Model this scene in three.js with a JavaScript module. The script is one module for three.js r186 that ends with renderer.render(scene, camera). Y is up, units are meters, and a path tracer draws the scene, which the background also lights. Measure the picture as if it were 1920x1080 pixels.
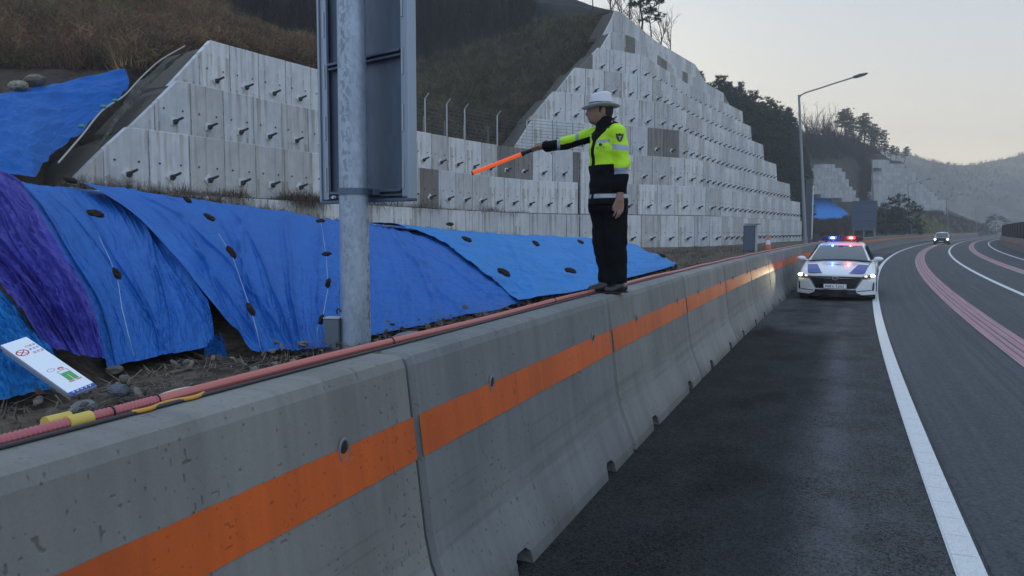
import * as THREE from 'three';
import { mergeGeometries, mergeVertices, toCreasedNormals } from 'three/addons/utils/BufferGeometryUtils.js';
import { RoundedBoxGeometry } from 'three/addons/geometries/RoundedBoxGeometry.js';
import { Brush, Evaluator, SUBTRACTION } from 'three-bvh-csg';

// ------------------------------------------------------------------ camera, sky, sun, exposure
const EYE = 1.76, FOCAL = 1450, TILT = -Math.atan(107 / 1450);
const scene = new THREE.Scene();
const camera = new THREE.PerspectiveCamera(2 * Math.atan(540 / FOCAL) * 180 / Math.PI, 16 / 9, 0.05, 6000);
camera.position.set(0, EYE, 0);
camera.rotation.set(TILT, 0, 0);
scene.add(camera);
const renderer = new THREE.WebGLRenderer({ antialias: true });
renderer.toneMapping = THREE.LinearToneMapping;
renderer.toneMappingExposure = 1.24;
renderer.shadowMap.enabled = true;

const SUN_BEARING = 7 * Math.PI / 180, SUN_HEIGHT = 9 * Math.PI / 180;
const sunDir = new THREE.Vector3(Math.sin(SUN_BEARING) * Math.cos(SUN_HEIGHT), Math.sin(SUN_HEIGHT), -Math.cos(SUN_BEARING) * Math.cos(SUN_HEIGHT));
{
  const w = 512, h = 256, data = new Float32Array(w * h * 4);
  const mixc = (a, b, t) => a.map((v, i) => v + (b[i] - v) * t);
  for (let j = 0; j < h; j++) for (let i = 0; i < w; i++) {
    const lon = ((i + 0.5) / w - 0.5) * 2 * Math.PI, lat = ((j + 0.5) / h - 0.5) * Math.PI;
    const dx = Math.cos(lat) * Math.cos(lon), dy = Math.sin(lat), dz = Math.cos(lat) * Math.sin(lon);
    const ang = Math.acos(Math.min(1, Math.max(-1, dx * sunDir.x + dy * sunDir.y + dz * sunDir.z))) * 180 / Math.PI;
    const e = Math.max(0, dy), toward = 0.5 + 0.5 * Math.cos(Math.atan2(dx, -dz) - SUN_BEARING);
    const low = mixc([0.74, 0.82, 0.94], [1.34, 1.12, 0.80], Math.pow(toward, 2));
    const mid = mixc([0.52, 0.66, 0.84], [0.30, 0.385, 0.465], toward);
    const top = [0.50, 0.67, 0.94];
    let c = mixc(low, mid, 1 - Math.exp(-e / 0.17));
    c = mixc(c, top, Math.pow(e, 0.9));
    const band = Math.exp(-e / 0.12) * Math.pow(toward, 4); c = [c[0] + 0.46 * band, c[1] + 0.36 * band, c[2] + 0.12 * band];
    const g = Math.exp(-Math.pow(ang / 15, 2)) * 0.20 + Math.exp(-Math.pow(ang / 7, 2)) * 0.12;
    c = [c[0] + g * 0.95, c[1] + g * 0.78, c[2] + g * 0.45];
    if (dy < 0) c = mixc(c, [0.10, 0.11, 0.12], Math.min(1, -dy * 6));
    data.set([c[0], c[1], c[2], 1], (j * w + i) * 4);
  }
  const sky = new THREE.DataTexture(data, w, h, THREE.RGBAFormat, THREE.FloatType);
  sky.mapping = THREE.EquirectangularReflectionMapping;
  sky.magFilter = sky.minFilter = THREE.LinearFilter;
  sky.needsUpdate = true;
  scene.background = sky;
  scene.environment = sky;
}
const sun = new THREE.DirectionalLight(new THREE.Color(1.0, 0.86, 0.66), 2.2);
sun.position.copy(sunDir).multiplyScalar(300);
sun.castShadow = true;
Object.assign(sun.shadow.camera, { left: -200, right: 200, top: 200, bottom: -200, far: 900 });
sun.shadow.mapSize.set(4096, 4096);
scene.add(sun, sun.target);
scene.fog = new THREE.FogExp2(new THREE.Color(0.98, 0.96, 0.93), 0.0011);

// ------------------------------------------------------------------ helpers
let seed = 12345;
const rnd = () => { seed |= 0; seed = seed + 0x6D2B79F5 | 0; let t = Math.imul(seed ^ seed >>> 15, 1 | seed); t = t + Math.imul(t ^ t >>> 7, 61 | t) ^ t; return ((t ^ t >>> 14) >>> 0) / 4294967296; };
const rr = (a, b) => a + (b - a) * rnd();
const lerp = (a, b, t) => a + (b - a) * t, clamp = (x, a = 0, b = 1) => Math.min(b, Math.max(a, x));
const sstep = (a, b, x) => { const t = clamp((x - a) / (b - a)); return t * t * (3 - 2 * t); };
const V = (x, y, z) => new THREE.Vector3(x, y, z);
const hash = (x, y, s) => { let h = Math.imul(x, 374761393) ^ Math.imul(y, 668265263) ^ Math.imul(s, 1274126177); h = Math.imul(h ^ h >>> 13, 1274126177); return ((h ^ h >>> 16) >>> 0) / 4294967296; };
function vn(x, y, px, py, s) {                       // periodic value noise
  const xi = Math.floor(x), yi = Math.floor(y), fx = x - xi, fy = y - yi;
  const u = fx * fx * (3 - 2 * fx), v = fy * fy * (3 - 2 * fy);
  const x0 = ((xi % px) + px) % px, x1 = (x0 + 1) % px, y0 = ((yi % py) + py) % py, y1 = (y0 + 1) % py;
  return lerp(lerp(hash(x0, y0, s), hash(x1, y0, s), u), lerp(hash(x0, y1, s), hash(x1, y1, s), u), v);
}
function fbm(u, v, fx, fy, oct, s) { let a = 0, w = 0.5, t = 0; for (let o = 0; o < oct; o++) { a += w * vn(u * fx, v * fy, fx, fy, s + o * 17); t += w; w *= 0.5; fx *= 2; fy *= 2; } return a / t; }
const n2 = (x, y, s = 1) => vn(x, y, 65536, 65536, s);
const f2 = (x, y, s = 1, o = 4) => { let a = 0, w = 0.5, t = 0; for (let i = 0; i < o; i++) { a += w * n2(x, y, s + i * 7); t += w; w *= 0.5; x *= 2.03; y *= 2.03; } return a / t; };
const toS = c => c <= 0.0031308 ? c * 12.92 : 1.055 * Math.pow(c, 1 / 2.4) - 0.055;
function tex(w, h, fn, color = true) {
  const d = new Uint8Array(w * h * 4);
  for (let j = 0; j < h; j++) for (let i = 0; i < w; i++) {
    const c = fn((i + 0.5) / w, (j + 0.5) / h), k = (j * w + i) * 4;
    const a = Array.isArray(c) ? c : [c, c, c];
    for (let q = 0; q < 3; q++) d[k + q] = Math.round(255 * (color ? toS(clamp(a[q])) : clamp(a[q])));
    d[k + 3] = 255;
  }
  const t = new THREE.DataTexture(d, w, h, THREE.RGBAFormat);
  t.wrapS = t.wrapT = THREE.RepeatWrapping; t.magFilter = THREE.LinearFilter; t.minFilter = THREE.LinearMipmapLinearFilter; t.generateMipmaps = true;
  if (color) t.colorSpace = THREE.SRGBColorSpace;
  t.needsUpdate = true; return t;
}
const rep = (t, x, y, ox = 0, oy = 0) => { const c = t.clone(); c.repeat.set(x, y); c.offset.set(ox, oy); c.needsUpdate = true; return c; };
const col = (r, g, b) => new THREE.Color().setRGB(r, g, b);
const std = (r, g, b, rough = 0.8, o = {}) => new THREE.MeshStandardMaterial({ color: col(r, g, b), roughness: rough, ...o });
const phys = (r, g, b, rough, o = {}) => new THREE.MeshPhysicalMaterial({ color: col(r, g, b), roughness: rough, ...o });

const used = {};
function numbered(n) { used[n] = (used[n] ?? -1) + 1; return used[n] ? n + '_' + String(used[n]).padStart(3, '0') : n; }
function tag(o, label, category, group, kind) {
  if (label) o.userData.label = label; if (category) o.userData.category = category; if (group) o.userData.group = group; if (kind) o.userData.kind = kind; return o;
}
function thing(name, label, category, pos = [0, 0, 0], turn = 0, group) {
  const o = new THREE.Group(); o.name = numbered(name); scene.add(o); o.position.set(...pos); o.rotation.y = turn; return tag(o, label, category, group);
}
function part(name, geo, mat, parent) {
  const g = Array.isArray(geo) ? merge(geo) : geo;
  const m = new THREE.Mesh(g, mat); m.castShadow = m.receiveShadow = true; m.name = parent === scene ? numbered(name) : name; parent.add(m); return m;
}
function struct(name, geo, mat) { return tag(part(name, geo, mat, scene), null, null, null, 'structure'); }
function merge(list) {
  list = list.map(g => { const q = g.index ? g.toNonIndexed() : g.clone(); for (const k of Object.keys(q.attributes)) if (!['position', 'normal', 'uv'].includes(k)) q.deleteAttribute(k); if (!q.attributes.uv) q.setAttribute('uv', new THREE.Float32BufferAttribute(new Float32Array(q.attributes.position.count * 2), 2)); if (!q.attributes.normal) q.computeVertexNormals(); return q; });
  return mergeGeometries(list);
}
function copyOf(o, label, group) {
  const c = o.clone(); c.name = numbered(o.name.replace(/_\d{3}$/, '')); c.userData = { ...o.userData }; if (label) c.userData.label = label; if (group) c.userData.group = group; scene.add(c); return c;
}
const box = (x, y, z, w, h, d, ry = 0) => { const g = new THREE.BoxGeometry(w, h, d); if (ry) g.rotateY(ry); return g.translate(x, y, z); };
const rbox = (x, y, z, w, h, d, r = 0.01, s = 1) => new RoundedBoxGeometry(w, h, d, s, r).translate(x, y, z);
function rod(a, b, r0, r1 = r0, seg = 8) {
  const d = b.clone().sub(a), L = d.length(), g = new THREE.CylinderGeometry(r1, r0, L, seg, 1);
  g.translate(0, L / 2, 0); g.applyQuaternion(new THREE.Quaternion().setFromUnitVectors(V(0, 1, 0), d.normalize())); return g.translate(a.x, a.y, a.z);
}
function tube(pts, r, seg = 40, rad = 8) { return new THREE.TubeGeometry(new THREE.CatmullRomCurve3(pts), seg, r, rad); }
// a grid surface from f(u, v) -> Vector3
function grid(nu, nv, f, uvf) {
  const P = [], U = [], I = [];
  for (let j = 0; j <= nv; j++) for (let i = 0; i <= nu; i++) { const p = f(i / nu, j / nv); P.push(p.x, p.y, p.z); const q = uvf ? uvf(i / nu, j / nv, p) : [p.x, -p.z]; U.push(q[0], q[1]); }
  for (let j = 0; j < nv; j++) for (let i = 0; i < nu; i++) { const a = j * (nu + 1) + i, b = a + 1, c = a + nu + 1, d = c + 1; I.push(a, b, d, a, d, c); }
  const g = new THREE.BufferGeometry(); g.setAttribute('position', new THREE.Float32BufferAttribute(P, 3)); g.setAttribute('uv', new THREE.Float32BufferAttribute(U, 2)); g.setIndex(I); g.computeVertexNormals(); return g;
}
function extr(pts, depth, bevel = 0, holes) {
  const s = new THREE.Shape(pts.map(p => new THREE.Vector2(p[0], p[1]))); if (holes) s.holes = holes;
  return new THREE.ExtrudeGeometry(s, { depth, steps: 1, curveSegments: 10, bevelEnabled: bevel > 0, bevelSize: bevel, bevelThickness: bevel, bevelOffset: -bevel, bevelSegments: 1 });
}
// directions and points seen from the photographer's place
const CT = Math.cos(TILT), ST = Math.sin(TILT);
function ray(px, py) { const x = (px - 960) / FOCAL, y = -(py - 540) / FOCAL; return V(x, y * CT + ST, y * ST - CT); }
function at(px, py, d) { const r = ray(px, py); return V(r.x / -r.z * d, EYE + r.y / -r.z * d, -d); }
function onLevel(px, py, e) { const r = ray(px, py), t = (e - EYE) / r.y; return V(r.x * t, e, r.z * t); }
function pxOf(p) { const y = p.y - EYE, yy = y * CT + p.z * ST, zz = -y * ST + p.z * CT; return [960 + FOCAL * p.x / -zz, 540 - FOCAL * yy / -zz]; }
const interp = (T, x, k) => { if (x <= T[0][0]) return T[0][k]; for (let i = 1; i < T.length; i++) if (x <= T[i][0]) return lerp(T[i - 1][k], T[i][k], (x - T[i - 1][0]) / (T[i][0] - T[i - 1][0])); return T[T.length - 1][k]; };

// the road's edge line: heading (degrees to the right of straight ahead) along its length
const HEAD = [[-20, 22.3], [0, 22.6], [14, 24.4], [29, 26], [49, 27.8], [80, 30], [122, 31.6], [178, 34.2], [256, 34.8], [360, 35], [900, 36]];
const STEP = 0.25, S0 = -24, path = [];
{
  let x = 0, z = 0;
  for (let s = S0; s < 700; s += STEP) { const t = interp(HEAD, s, 1) * Math.PI / 180; path.push([x, z, t]); x += Math.sin(t) * STEP; z -= Math.cos(t) * STEP; }
  const [ox, oz] = path[Math.round(-S0 / STEP)]; for (const p of path) { p[0] += 2.46 - ox; p[1] += -4.1 - oz; }
}
function rd(s, n = 0, y = 0) { const i = clamp((s - S0) / STEP, 0, path.length - 1.001), k = Math.floor(i), f = i - k, a = path[k], b = path[k + 1], t = lerp(a[2], b[2], f); return V(lerp(a[0], b[0], f) + n * Math.cos(t), y, lerp(a[1], b[1], f) + n * Math.sin(t)); }
const rdAng = s => path[Math.round(clamp((s - S0) / STEP, 0, path.length - 1))][2];
function ribbon(s0, s1, n0, n1, y, ns, nn = 1, uvf) { return grid(nn, ns, (u, v) => { const s = lerp(s0, s1, v); return rd(s, lerp(n0, n1, u), y); }, (u, v) => uvf ? uvf(u, v) : [lerp(n0, n1, u), lerp(s0, s1, v)]); }

// naive surface nets for bodies
function iso(field, lo, hi, cell) {
  const n = [0, 1, 2].map(k => Math.ceil((hi[k] - lo[k]) / cell) + 1), [nx, ny, nz] = n, F = new Float32Array(nx * ny * nz);
  for (let k = 0, q = 0; k < nz; k++) for (let j = 0; j < ny; j++) for (let i = 0; i < nx; i++, q++) F[q] = field([lo[0] + i * cell, lo[1] + j * cell, lo[2] + k * cell]);
  const id = new Int32Array(nx * ny * nz).fill(-1), P = [], I = [], at3 = (i, j, k) => (k * ny + j) * nx + i;
  for (let k = 0; k < nz - 1; k++) for (let j = 0; j < ny - 1; j++) for (let i = 0; i < nx - 1; i++) {
    let m = 0; const c = []; for (let q = 0; q < 8; q++) { const v = F[at3(i + (q & 1), j + (q >> 1 & 1), k + (q >> 2))]; c.push(v); if (v < 0) m |= 1 << q; }
    if (m === 0 || m === 255) continue;
    let x = 0, y = 0, z = 0, t = 0;
    for (let a = 0; a < 8; a++) for (const bit of [1, 2, 4]) { if (a & bit) continue; const b = a | bit; if ((c[a] < 0) === (c[b] < 0)) continue; const f = c[a] / (c[a] - c[b]); x += (a & 1) + (bit === 1 ? f : 0); y += (a >> 1 & 1) + (bit === 2 ? f : 0); z += (a >> 2) + (bit === 4 ? f : 0); t++; }
    id[at3(i, j, k)] = P.length / 3; P.push(lo[0] + (i + x / t) * cell, lo[1] + (j + y / t) * cell, lo[2] + (k + z / t) * cell);
  }
  for (let k = 1; k < nz - 1; k++) for (let j = 1; j < ny - 1; j++) for (let i = 1; i < nx - 1; i++) {
    const v0 = F[at3(i, j, k)] < 0;
    const quad = (a, b, c, d, f) => { if (f) I.push(a, b, c, a, c, d); else I.push(a, c, b, a, d, c); };
    if (v0 !== F[at3(i + 1, j, k)] < 0) quad(id[at3(i, j - 1, k - 1)], id[at3(i, j, k - 1)], id[at3(i, j, k)], id[at3(i, j - 1, k)], v0);
    if (v0 !== F[at3(i, j + 1, k)] < 0) quad(id[at3(i - 1, j, k - 1)], id[at3(i - 1, j, k)], id[at3(i, j, k)], id[at3(i, j, k - 1)], v0);
    if (v0 !== F[at3(i, j, k + 1)] < 0) quad(id[at3(i - 1, j - 1, k)], id[at3(i, j - 1, k)], id[at3(i, j, k)], id[at3(i - 1, j, k)], v0);
  }
  const g = new THREE.BufferGeometry(); g.setAttribute('position', new THREE.Float32BufferAttribute(P, 3)); g.setIndex(I); g.computeVertexNormals(); return g;
}
const cap = (p, a, b, ra, rb) => { const dx = b[0] - a[0], dy = b[1] - a[1], dz = b[2] - a[2], ex = p[0] - a[0], ey = p[1] - a[1], ez = p[2] - a[2]; const t = clamp((ex * dx + ey * dy + ez * dz) / (dx * dx + dy * dy + dz * dz)); const x = ex - dx * t, y = ey - dy * t, z = ez - dz * t; return Math.sqrt(x * x + y * y + z * z) - lerp(ra, rb, t); };
const smin = (a, b, k) => { const h = Math.max(k - Math.abs(a - b), 0) / k; return Math.min(a, b) - h * h * k * 0.25; };
const ell = (p, c, r) => { const x = (p[0] - c[0]) / r[0], y = (p[1] - c[1]) / r[1], z = (p[2] - c[2]) / r[2]; const k = Math.sqrt(x * x + y * y + z * z); return (k - 1) * Math.min(r[0], r[1], r[2]); };

// ------------------------------------------------------------------ textures and materials
const T = {};
T.oldConcrete = tex(1024, 512, (u, v) => {
  let c = 0.80 + 0.36 * (fbm(u, v, 6, 3, 6, 3) - 0.5) + 0.16 * (fbm(u, v, 90, 6, 3, 9) - 0.5) + 0.22 * (fbm(u, v, 22, 2, 3, 43) - 0.5) + 0.10 * (hash(Math.floor(u * 1024), Math.floor(v * 512), 5) - 0.5);
  const p = vn(u * 260, v * 130, 260, 130, 21), q = vn(u * 9, v * 5, 9, 5, 22); if (p > 0.965 - 0.09 * q) c *= 0.62;
  const st = fbm(u, v, 34, 2, 3, 77); c *= 1 - 0.13 * sstep(0.56, 0.76, st) * sstep(0.06, 0.52, v); c *= 1 - 0.34 * sstep(0.085, 0.0, v - 0.05 * (fbm(u, v, 14, 6, 3, 90) - 0.5)); c *= 1 - 0.14 * sstep(0.64, 0.76, fbm(u, v, 3, 80, 2, 88)) * sstep(0.08, 0.14, v) * sstep(0.36, 0.25, v);
  return [c, c * 0.995, c * 0.97];
});
T.oldConcreteBump = tex(1024, 512, (u, v) => { let c = 0.6 + 0.3 * (fbm(u, v, 60, 30, 4, 8) - 0.5); const p = vn(u * 260, v * 130, 260, 130, 21), q = vn(u * 9, v * 5, 9, 5, 22); if (p > 0.965 - 0.09 * q) c -= 0.4; return c; }, false);
T.panels = [0, 1, 2].map(k => tex(256, 256, (u, v) => {
  let c = 0.86 + 0.30 * (fbm(u, v, 4, 3, 5, 31 + k * 50) - 0.5) + 0.26 * (fbm(u, v, 20, 2, 4, 41 + k * 50) - 0.5) + 0.12 * (fbm(u, v, 9, 12, 4, 47 + k * 50) - 0.5) + 0.06 * (hash(Math.floor(u * 256), Math.floor(v * 256), 3 + k) - 0.5);
  const st = fbm(u, v, 12, 1, 3, 61 + k * 50), warm = sstep(0.54, 0.72, st) * 0.9 * (0.3 + v);
  c *= 1 - 0.3 * warm; return [c, c * (1 - 0.06 * warm), c * (1 - 0.17 * warm)];
}));
T.asphalt = tex(1024, 1024, (u, v) => {
  const h = hash(Math.floor(u * 1024), Math.floor(v * 1024), 5), h2 = vn(u * 340, v * 340, 340, 340, 6);
  let c = 0.66 + 0.5 * (fbm(u, v, 5, 5, 5, 12) - 0.5) + 0.42 * (vn(u * 120, v * 120, 120, 120, 26) - 0.5) + 0.5 * (h - 0.5) + 0.75 * (h2 - 0.5); if (h2 > 0.84) c += 0.45; return [c, c, c];
});
T.asphaltBump = tex(512, 512, (u, v) => 0.5 + 0.8 * (vn(u * 170, v * 170, 170, 170, 6) - 0.5) + 0.3 * (hash(Math.floor(u * 512), Math.floor(v * 512), 5) - 0.5), false);
T.lane = tex(1024, 1024, (u, v) => {   // u across, v along: tined grooves and wheel wear
  const h = hash(Math.floor(u * 1024), Math.floor(v * 1024), 15);
  let c = 0.66 + 0.22 * (fbm(u, v, 5, 3, 4, 112) - 0.5) + 0.36 * (fbm(u, v, 60, 3, 3, 113) - 0.5) + 0.5 * (vn(u * 200, v * 500, 200, 500, 27) - 0.5) + 0.45 * (h - 0.5);
  if (fbm(u, v, 90, 1, 2, 118) * 0.6 + fbm(u, v, 4, 3, 2, 119) * 0.4 > 0.63) c *= 0.82; return [c, c, c];
});
T.soil = tex(1024, 1024, (u, v) => {
  let a = fbm(u, v, 8, 8, 6, 51), b = fbm(u, v, 70, 70, 3, 52); let c = 0.35 + 0.9 * (a - 0.35) + 0.9 * (b - 0.5); c = clamp(c, 0.08, 1); return [c, c * 0.86, c * 0.70];
});
T.zinc = tex(256, 1024, (u, v) => {
  let c = 0.62 + 0.25 * (fbm(u, v, 16, 40, 4, 71) - 0.5); const s = fbm(u, v, 40, 150, 3, 72), band = sstep(0.35, 0.75, fbm(u, v, 8, 2, 2, 74)); c *= 1.1 - 0.5 * sstep(0.50, 0.58, s) * (0.25 + band); return [c * 0.97, c, c * 1.03];
});
T.tarp = tex(1024, 1024, (u, v) => {
  const dust = sstep(0.45, 0.75, fbm(u, v, 5, 6, 5, 81)) * 0.07, crease = Math.pow(1 - Math.abs(2 * fbm(u, v, 44, 9, 3, 82) - 1), 14) * 0.14;
  const t = 0.86 + 0.2 * (fbm(u, v, 12, 12, 4, 83) - 0.5); return [t * 0.9 + dust * 2 + crease * 2, t * 0.92 + dust * 0.6 + crease * 0.7, t];
});
T.crinkle = tex(1024, 1024, (u, v) => { const r = (a, p) => Math.pow(1 - Math.abs(2 * a - 1), p); return 0.3 + 0.35 * r(fbm(u + 0.02 * Math.sin(v * 25.13), v, 16, 5, 3, 182), 7) + 0.3 * r(fbm(u, v, 9, 14, 3, 183), 9) + 0.12 * fbm(u, v, 40, 40, 3, 184); }, false);
T.grassy = tex(512, 512, (u, v) => { const a = fbm(u, v, 9, 9, 5, 91), b = fbm(u, v, 60, 60, 3, 92); const c = 0.4 + 0.8 * (a - 0.4) + 0.7 * (b - 0.5); return [c, c * 0.95, c * 0.8]; });
T.fine = tex(256, 256, (u, v) => { const c = 0.85 + 0.3 * (fbm(u, v, 20, 20, 4, 95) - 0.5); return [c, c, c]; });

const M = {};
M.barrier = [0, 1, 2, 3].map(k => std(...[[0.262, 0.258, 0.242], [0.215, 0.222, 0.224], [0.245, 0.245, 0.235], [0.285, 0.28, 0.265]][k], 0.82, { map: rep(T.oldConcrete, 1 / 3.4, 1 / 1.9, k * 0.31, k * 0.0), bumpMap: rep(T.oldConcreteBump, 1 / 3.4, 1 / 1.9, k * 0.31, 0), bumpScale: 0.006 }));
M.orange = std(0.72, 0.125, 0.013, 0.55, { map: rep(T.oldConcrete, 1 / 3.4, 1 / 1.9, 0.17, 0.3), bumpMap: rep(T.oldConcreteBump, 1 / 3.4, 1 / 1.9), bumpScale: 0.002 });
M.panel = [];
for (const [r, g, b] of [[0.70, 0.715, 0.725], [0.62, 0.64, 0.655], [0.76, 0.765, 0.765], [0.57, 0.57, 0.56]]) for (let k = 0; k < 3; k++) M.panel.push(std(r, g, b, 0.85, { map: rep(T.panels[k], 0.55, 0.46, rr(0, 1), rr(0, 1)) }));
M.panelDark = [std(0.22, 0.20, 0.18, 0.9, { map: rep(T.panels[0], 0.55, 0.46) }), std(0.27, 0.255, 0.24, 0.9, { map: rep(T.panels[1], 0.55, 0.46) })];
M.gap = std(0.085, 0.074, 0.058, 0.95);
M.plate = std(0.66, 0.67, 0.66, 0.7); M.anchor = std(0.035, 0.037, 0.04, 0.5, { metalness: 0.3 });
M.asphalt = std(0.080, 0.085, 0.091, 0.86, { map: rep(T.asphalt, 0.45, 0.45), bumpMap: rep(T.asphaltBump, 1.2, 1.2), bumpScale: 0.004 });
M.patch = std(0.027, 0.029, 0.033, 0.84, { map: rep(T.asphalt, 0.5, 0.5, 0.3, 0.6), bumpMap: rep(T.asphaltBump, 1.3, 1.3), bumpScale: 0.005 });
M.lane = std(0.072, 0.081, 0.092, 0.82, { map: rep(T.lane, 0.28, 0.1), bumpMap: rep(T.asphaltBump, 1.2, 1.2), bumpScale: 0.003 });
M.white = std(0.74, 0.75, 0.74, 0.6, { map: T.fine });
M.pink = std(0.56, 0.31, 0.34, 0.7, { map: rep(T.lane, 0.9, 0.25) });
M.soil = std(0.155, 0.125, 0.098, 0.95, { map: rep(T.soil, 0.4, 0.4) });
M.soilPale = std(0.22, 0.18, 0.14, 0.95, { map: rep(T.soil, 0.25, 0.25) });
M.zinc = std(0.56, 0.64, 0.74, 0.45, { map: T.zinc, metalness: 0.35 });
M.steel = std(0.42, 0.45, 0.48, 0.45, { metalness: 0.5 });
M.lampPole = std(0.27, 0.29, 0.31, 0.5, { metalness: 0.4 });
M.signBack = std(0.13, 0.17, 0.23, 0.5, { metalness: 0.35, map: T.fine });
M.signFrame = std(0.30, 0.36, 0.43, 0.42, { metalness: 0.5 });
M.black = std(0.012, 0.012, 0.013, 0.6); M.rubber = std(0.018, 0.018, 0.019, 0.8);
M.tarpBlue = phys(0.002, 0.132, 0.47, 0.6, { specularIntensity: 0.45, bumpMap: rep(T.crinkle, 0.5, 0.5), bumpScale: 0.02, map: rep(T.tarp, 0.3, 0.3), side: THREE.DoubleSide, sheen: 0 });
M.tarpPale = phys(0.014, 0.225, 0.58, 0.6, { specularIntensity: 0.45, bumpMap: rep(T.crinkle, 0.6, 0.6, .3), bumpScale: 0.02, map: rep(T.tarp, 0.24, 0.24, 0.4), side: THREE.DoubleSide });
M.tarpPurple = phys(0.062, 0.060, 0.38, 0.6, { specularIntensity: 0.4, bumpMap: rep(T.crinkle, 0.5, 0.5, .6), bumpScale: 0.02, map: rep(T.tarp, 0.3, 0.3, 0.2), side: THREE.DoubleSide });
// ------------------------------------------------------------------ ground and road
struct('ground', new THREE.PlaneGeometry(1300, 830).rotateX(-Math.PI / 2).translate(80, -0.35, -375), std(0.10, 0.095, 0.075, 0.95));
{
  const road = struct('road', ribbon(-14, 480, -2.3, 3.72, 0, 900, 6), M.asphalt);
  // the running lanes: their own tined surface, 4 mm above the base course
  part('lane_surface', ribbon(-14, 480, 0.1, 8.75, 0.004, 900, 6), M.lane, road);
  // shoulder: older and newer asphalt, dust swept to the edge line, oil spots
  const sh = grid(64, 700, (u, v) => rd(lerp(-8, 62, v), lerp(-2.28, 0.02, u), 0.005), (u, v) => [u * 2.3, v * 70]), shc = [];
  for (let j = 0; j <= 700; j++) for (let i = 0; i <= 64; i++) {
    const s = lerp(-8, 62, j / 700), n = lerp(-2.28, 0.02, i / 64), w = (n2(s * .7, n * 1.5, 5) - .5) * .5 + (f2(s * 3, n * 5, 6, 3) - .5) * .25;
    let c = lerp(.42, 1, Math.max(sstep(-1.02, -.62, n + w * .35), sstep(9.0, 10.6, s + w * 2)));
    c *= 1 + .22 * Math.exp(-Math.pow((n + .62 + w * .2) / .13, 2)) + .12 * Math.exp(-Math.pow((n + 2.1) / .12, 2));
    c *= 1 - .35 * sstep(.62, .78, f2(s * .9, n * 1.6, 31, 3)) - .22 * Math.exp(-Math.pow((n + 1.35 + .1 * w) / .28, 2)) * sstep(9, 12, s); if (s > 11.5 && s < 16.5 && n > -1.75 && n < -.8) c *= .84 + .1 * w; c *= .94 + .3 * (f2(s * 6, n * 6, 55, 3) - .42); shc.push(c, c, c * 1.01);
  }
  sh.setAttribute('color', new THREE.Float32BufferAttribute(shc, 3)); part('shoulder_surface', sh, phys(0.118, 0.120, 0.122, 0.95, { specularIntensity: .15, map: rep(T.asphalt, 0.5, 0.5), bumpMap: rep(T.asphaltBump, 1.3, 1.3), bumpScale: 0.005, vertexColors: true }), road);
  const line = (n0, n1, s0, s1, m, y, ns = 500) => part(m === M.white ? 'lane_line' : 'guide_line', ribbon(s0, s1, n0, n1, y, ns, 1), m, road);
  line(-0.075, 0.075, -14, 500, M.white, 0.010, 900);
  line(3.62, 3.77, -14, 500, M.white, 0.010);
  line(7.33, 7.48, -14, 500, M.white, 0.010);
  // the near edge line is a rumble line: low transverse bars one after another
  const bars = []; for (let s = -2; s < 26; s += 0.30) { const p = rd(s), a = rdAng(s); const b = new THREE.BoxGeometry(0.128, 0.003, 0.291); b.rotateY(-a); b.translate(p.x, 0.0125, p.z); bars.push(b); }
  tag(part('line_bar', bars, M.white, road), null, null, null, 'stuff');
  // pink guide line: four painted strips with worn gaps between them
  for (const [n0, n1] of [[1.55, 1.68], [1.695, 1.79], [1.81, 1.92], [1.935, 2.06]]) line(n0, n1, -14, 420, M.pink, 0.010);
  for (const [n0, n1] of [[5.32, 5.55], [5.575, 5.8]]) line(n0, n1, -14, 420, M.pink, 0.010);
}
// ------------------------------------------------------------------ concrete barriers
const SEG = 3.25, BASE_N = -2.12, TOP = 1.235;
const PROFILE = [[0, 0], [-0.012, 0.07], [-0.045, 0.15], [-0.085, 0.25], [-0.122, 0.345], [-0.148, 0.46], [-0.235, 1.185], [-0.25, 1.222], [-0.275, TOP], [-0.475, TOP], [-0.50, 1.222], [-0.515, 1.185], [-0.60, 0.46], [-0.63, 0.345], [-0.74, 0.07], [-0.75, 0]];
const faceX = y => { for (let i = 0; i < 8; i++) if (y <= PROFILE[i + 1][1]) return lerp(PROFILE[i][0], PROFILE[i + 1][0], (y - PROFILE[i][1]) / (PROFILE[i + 1][1] - PROFILE[i][1])); return PROFILE[7][0]; };
function barrierGeo() {
  const L = SEG - 0.030; let g = extr(PROFILE, L - 0.044, 0.022); g.translate(0, 0, -L / 2 + 0.022);
  const ev = new Evaluator(); ev.attributes = ['position', 'normal', 'uv']; let a = new Brush(g); a.updateMatrixWorld();
  for (const z of [-(0.8 - SEG / 2), -(2.55 - SEG / 2)]) {
    const c = new Brush(extr([[-0.115, -0.1], [-0.10, 0.085], [-0.06, 0.11], [0.05, 0.105], [0.095, 0.07], [0.115, -0.1]], 2, 0).rotateY(Math.PI / 2).translate(-1.2, 0, z)); c.updateMatrixWorld(); a = ev.evaluate(a, c, SUBTRACTION); a.updateMatrixWorld();
  }
  g = a.geometry.clone(); const p = g.attributes.position, uv = []; for (let i = 0; i < p.count; i++) uv.push(p.getZ(i), p.getY(i) + 0.8 * p.getX(i)); g.setAttribute('uv', new THREE.Float32BufferAttribute(uv, 2)); return g;
}
function stripeGeo() {
  const y0 = 0.792, y1 = 0.972, L = SEG - 0.052, n = 40;
  return grid(n, 1, (u, v) => { const wob = 0.004 * (n2(u * 30, v * 9, 44) - 0.5), y = lerp(y0, y1, v) + wob; return V(faceX(y) + 0.0035, y, (0.5 - u) * L); }, (u, v) => [u * L, v * 0.19]);
}
const BG = barrierGeo(), SG = stripeGeo();
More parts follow.
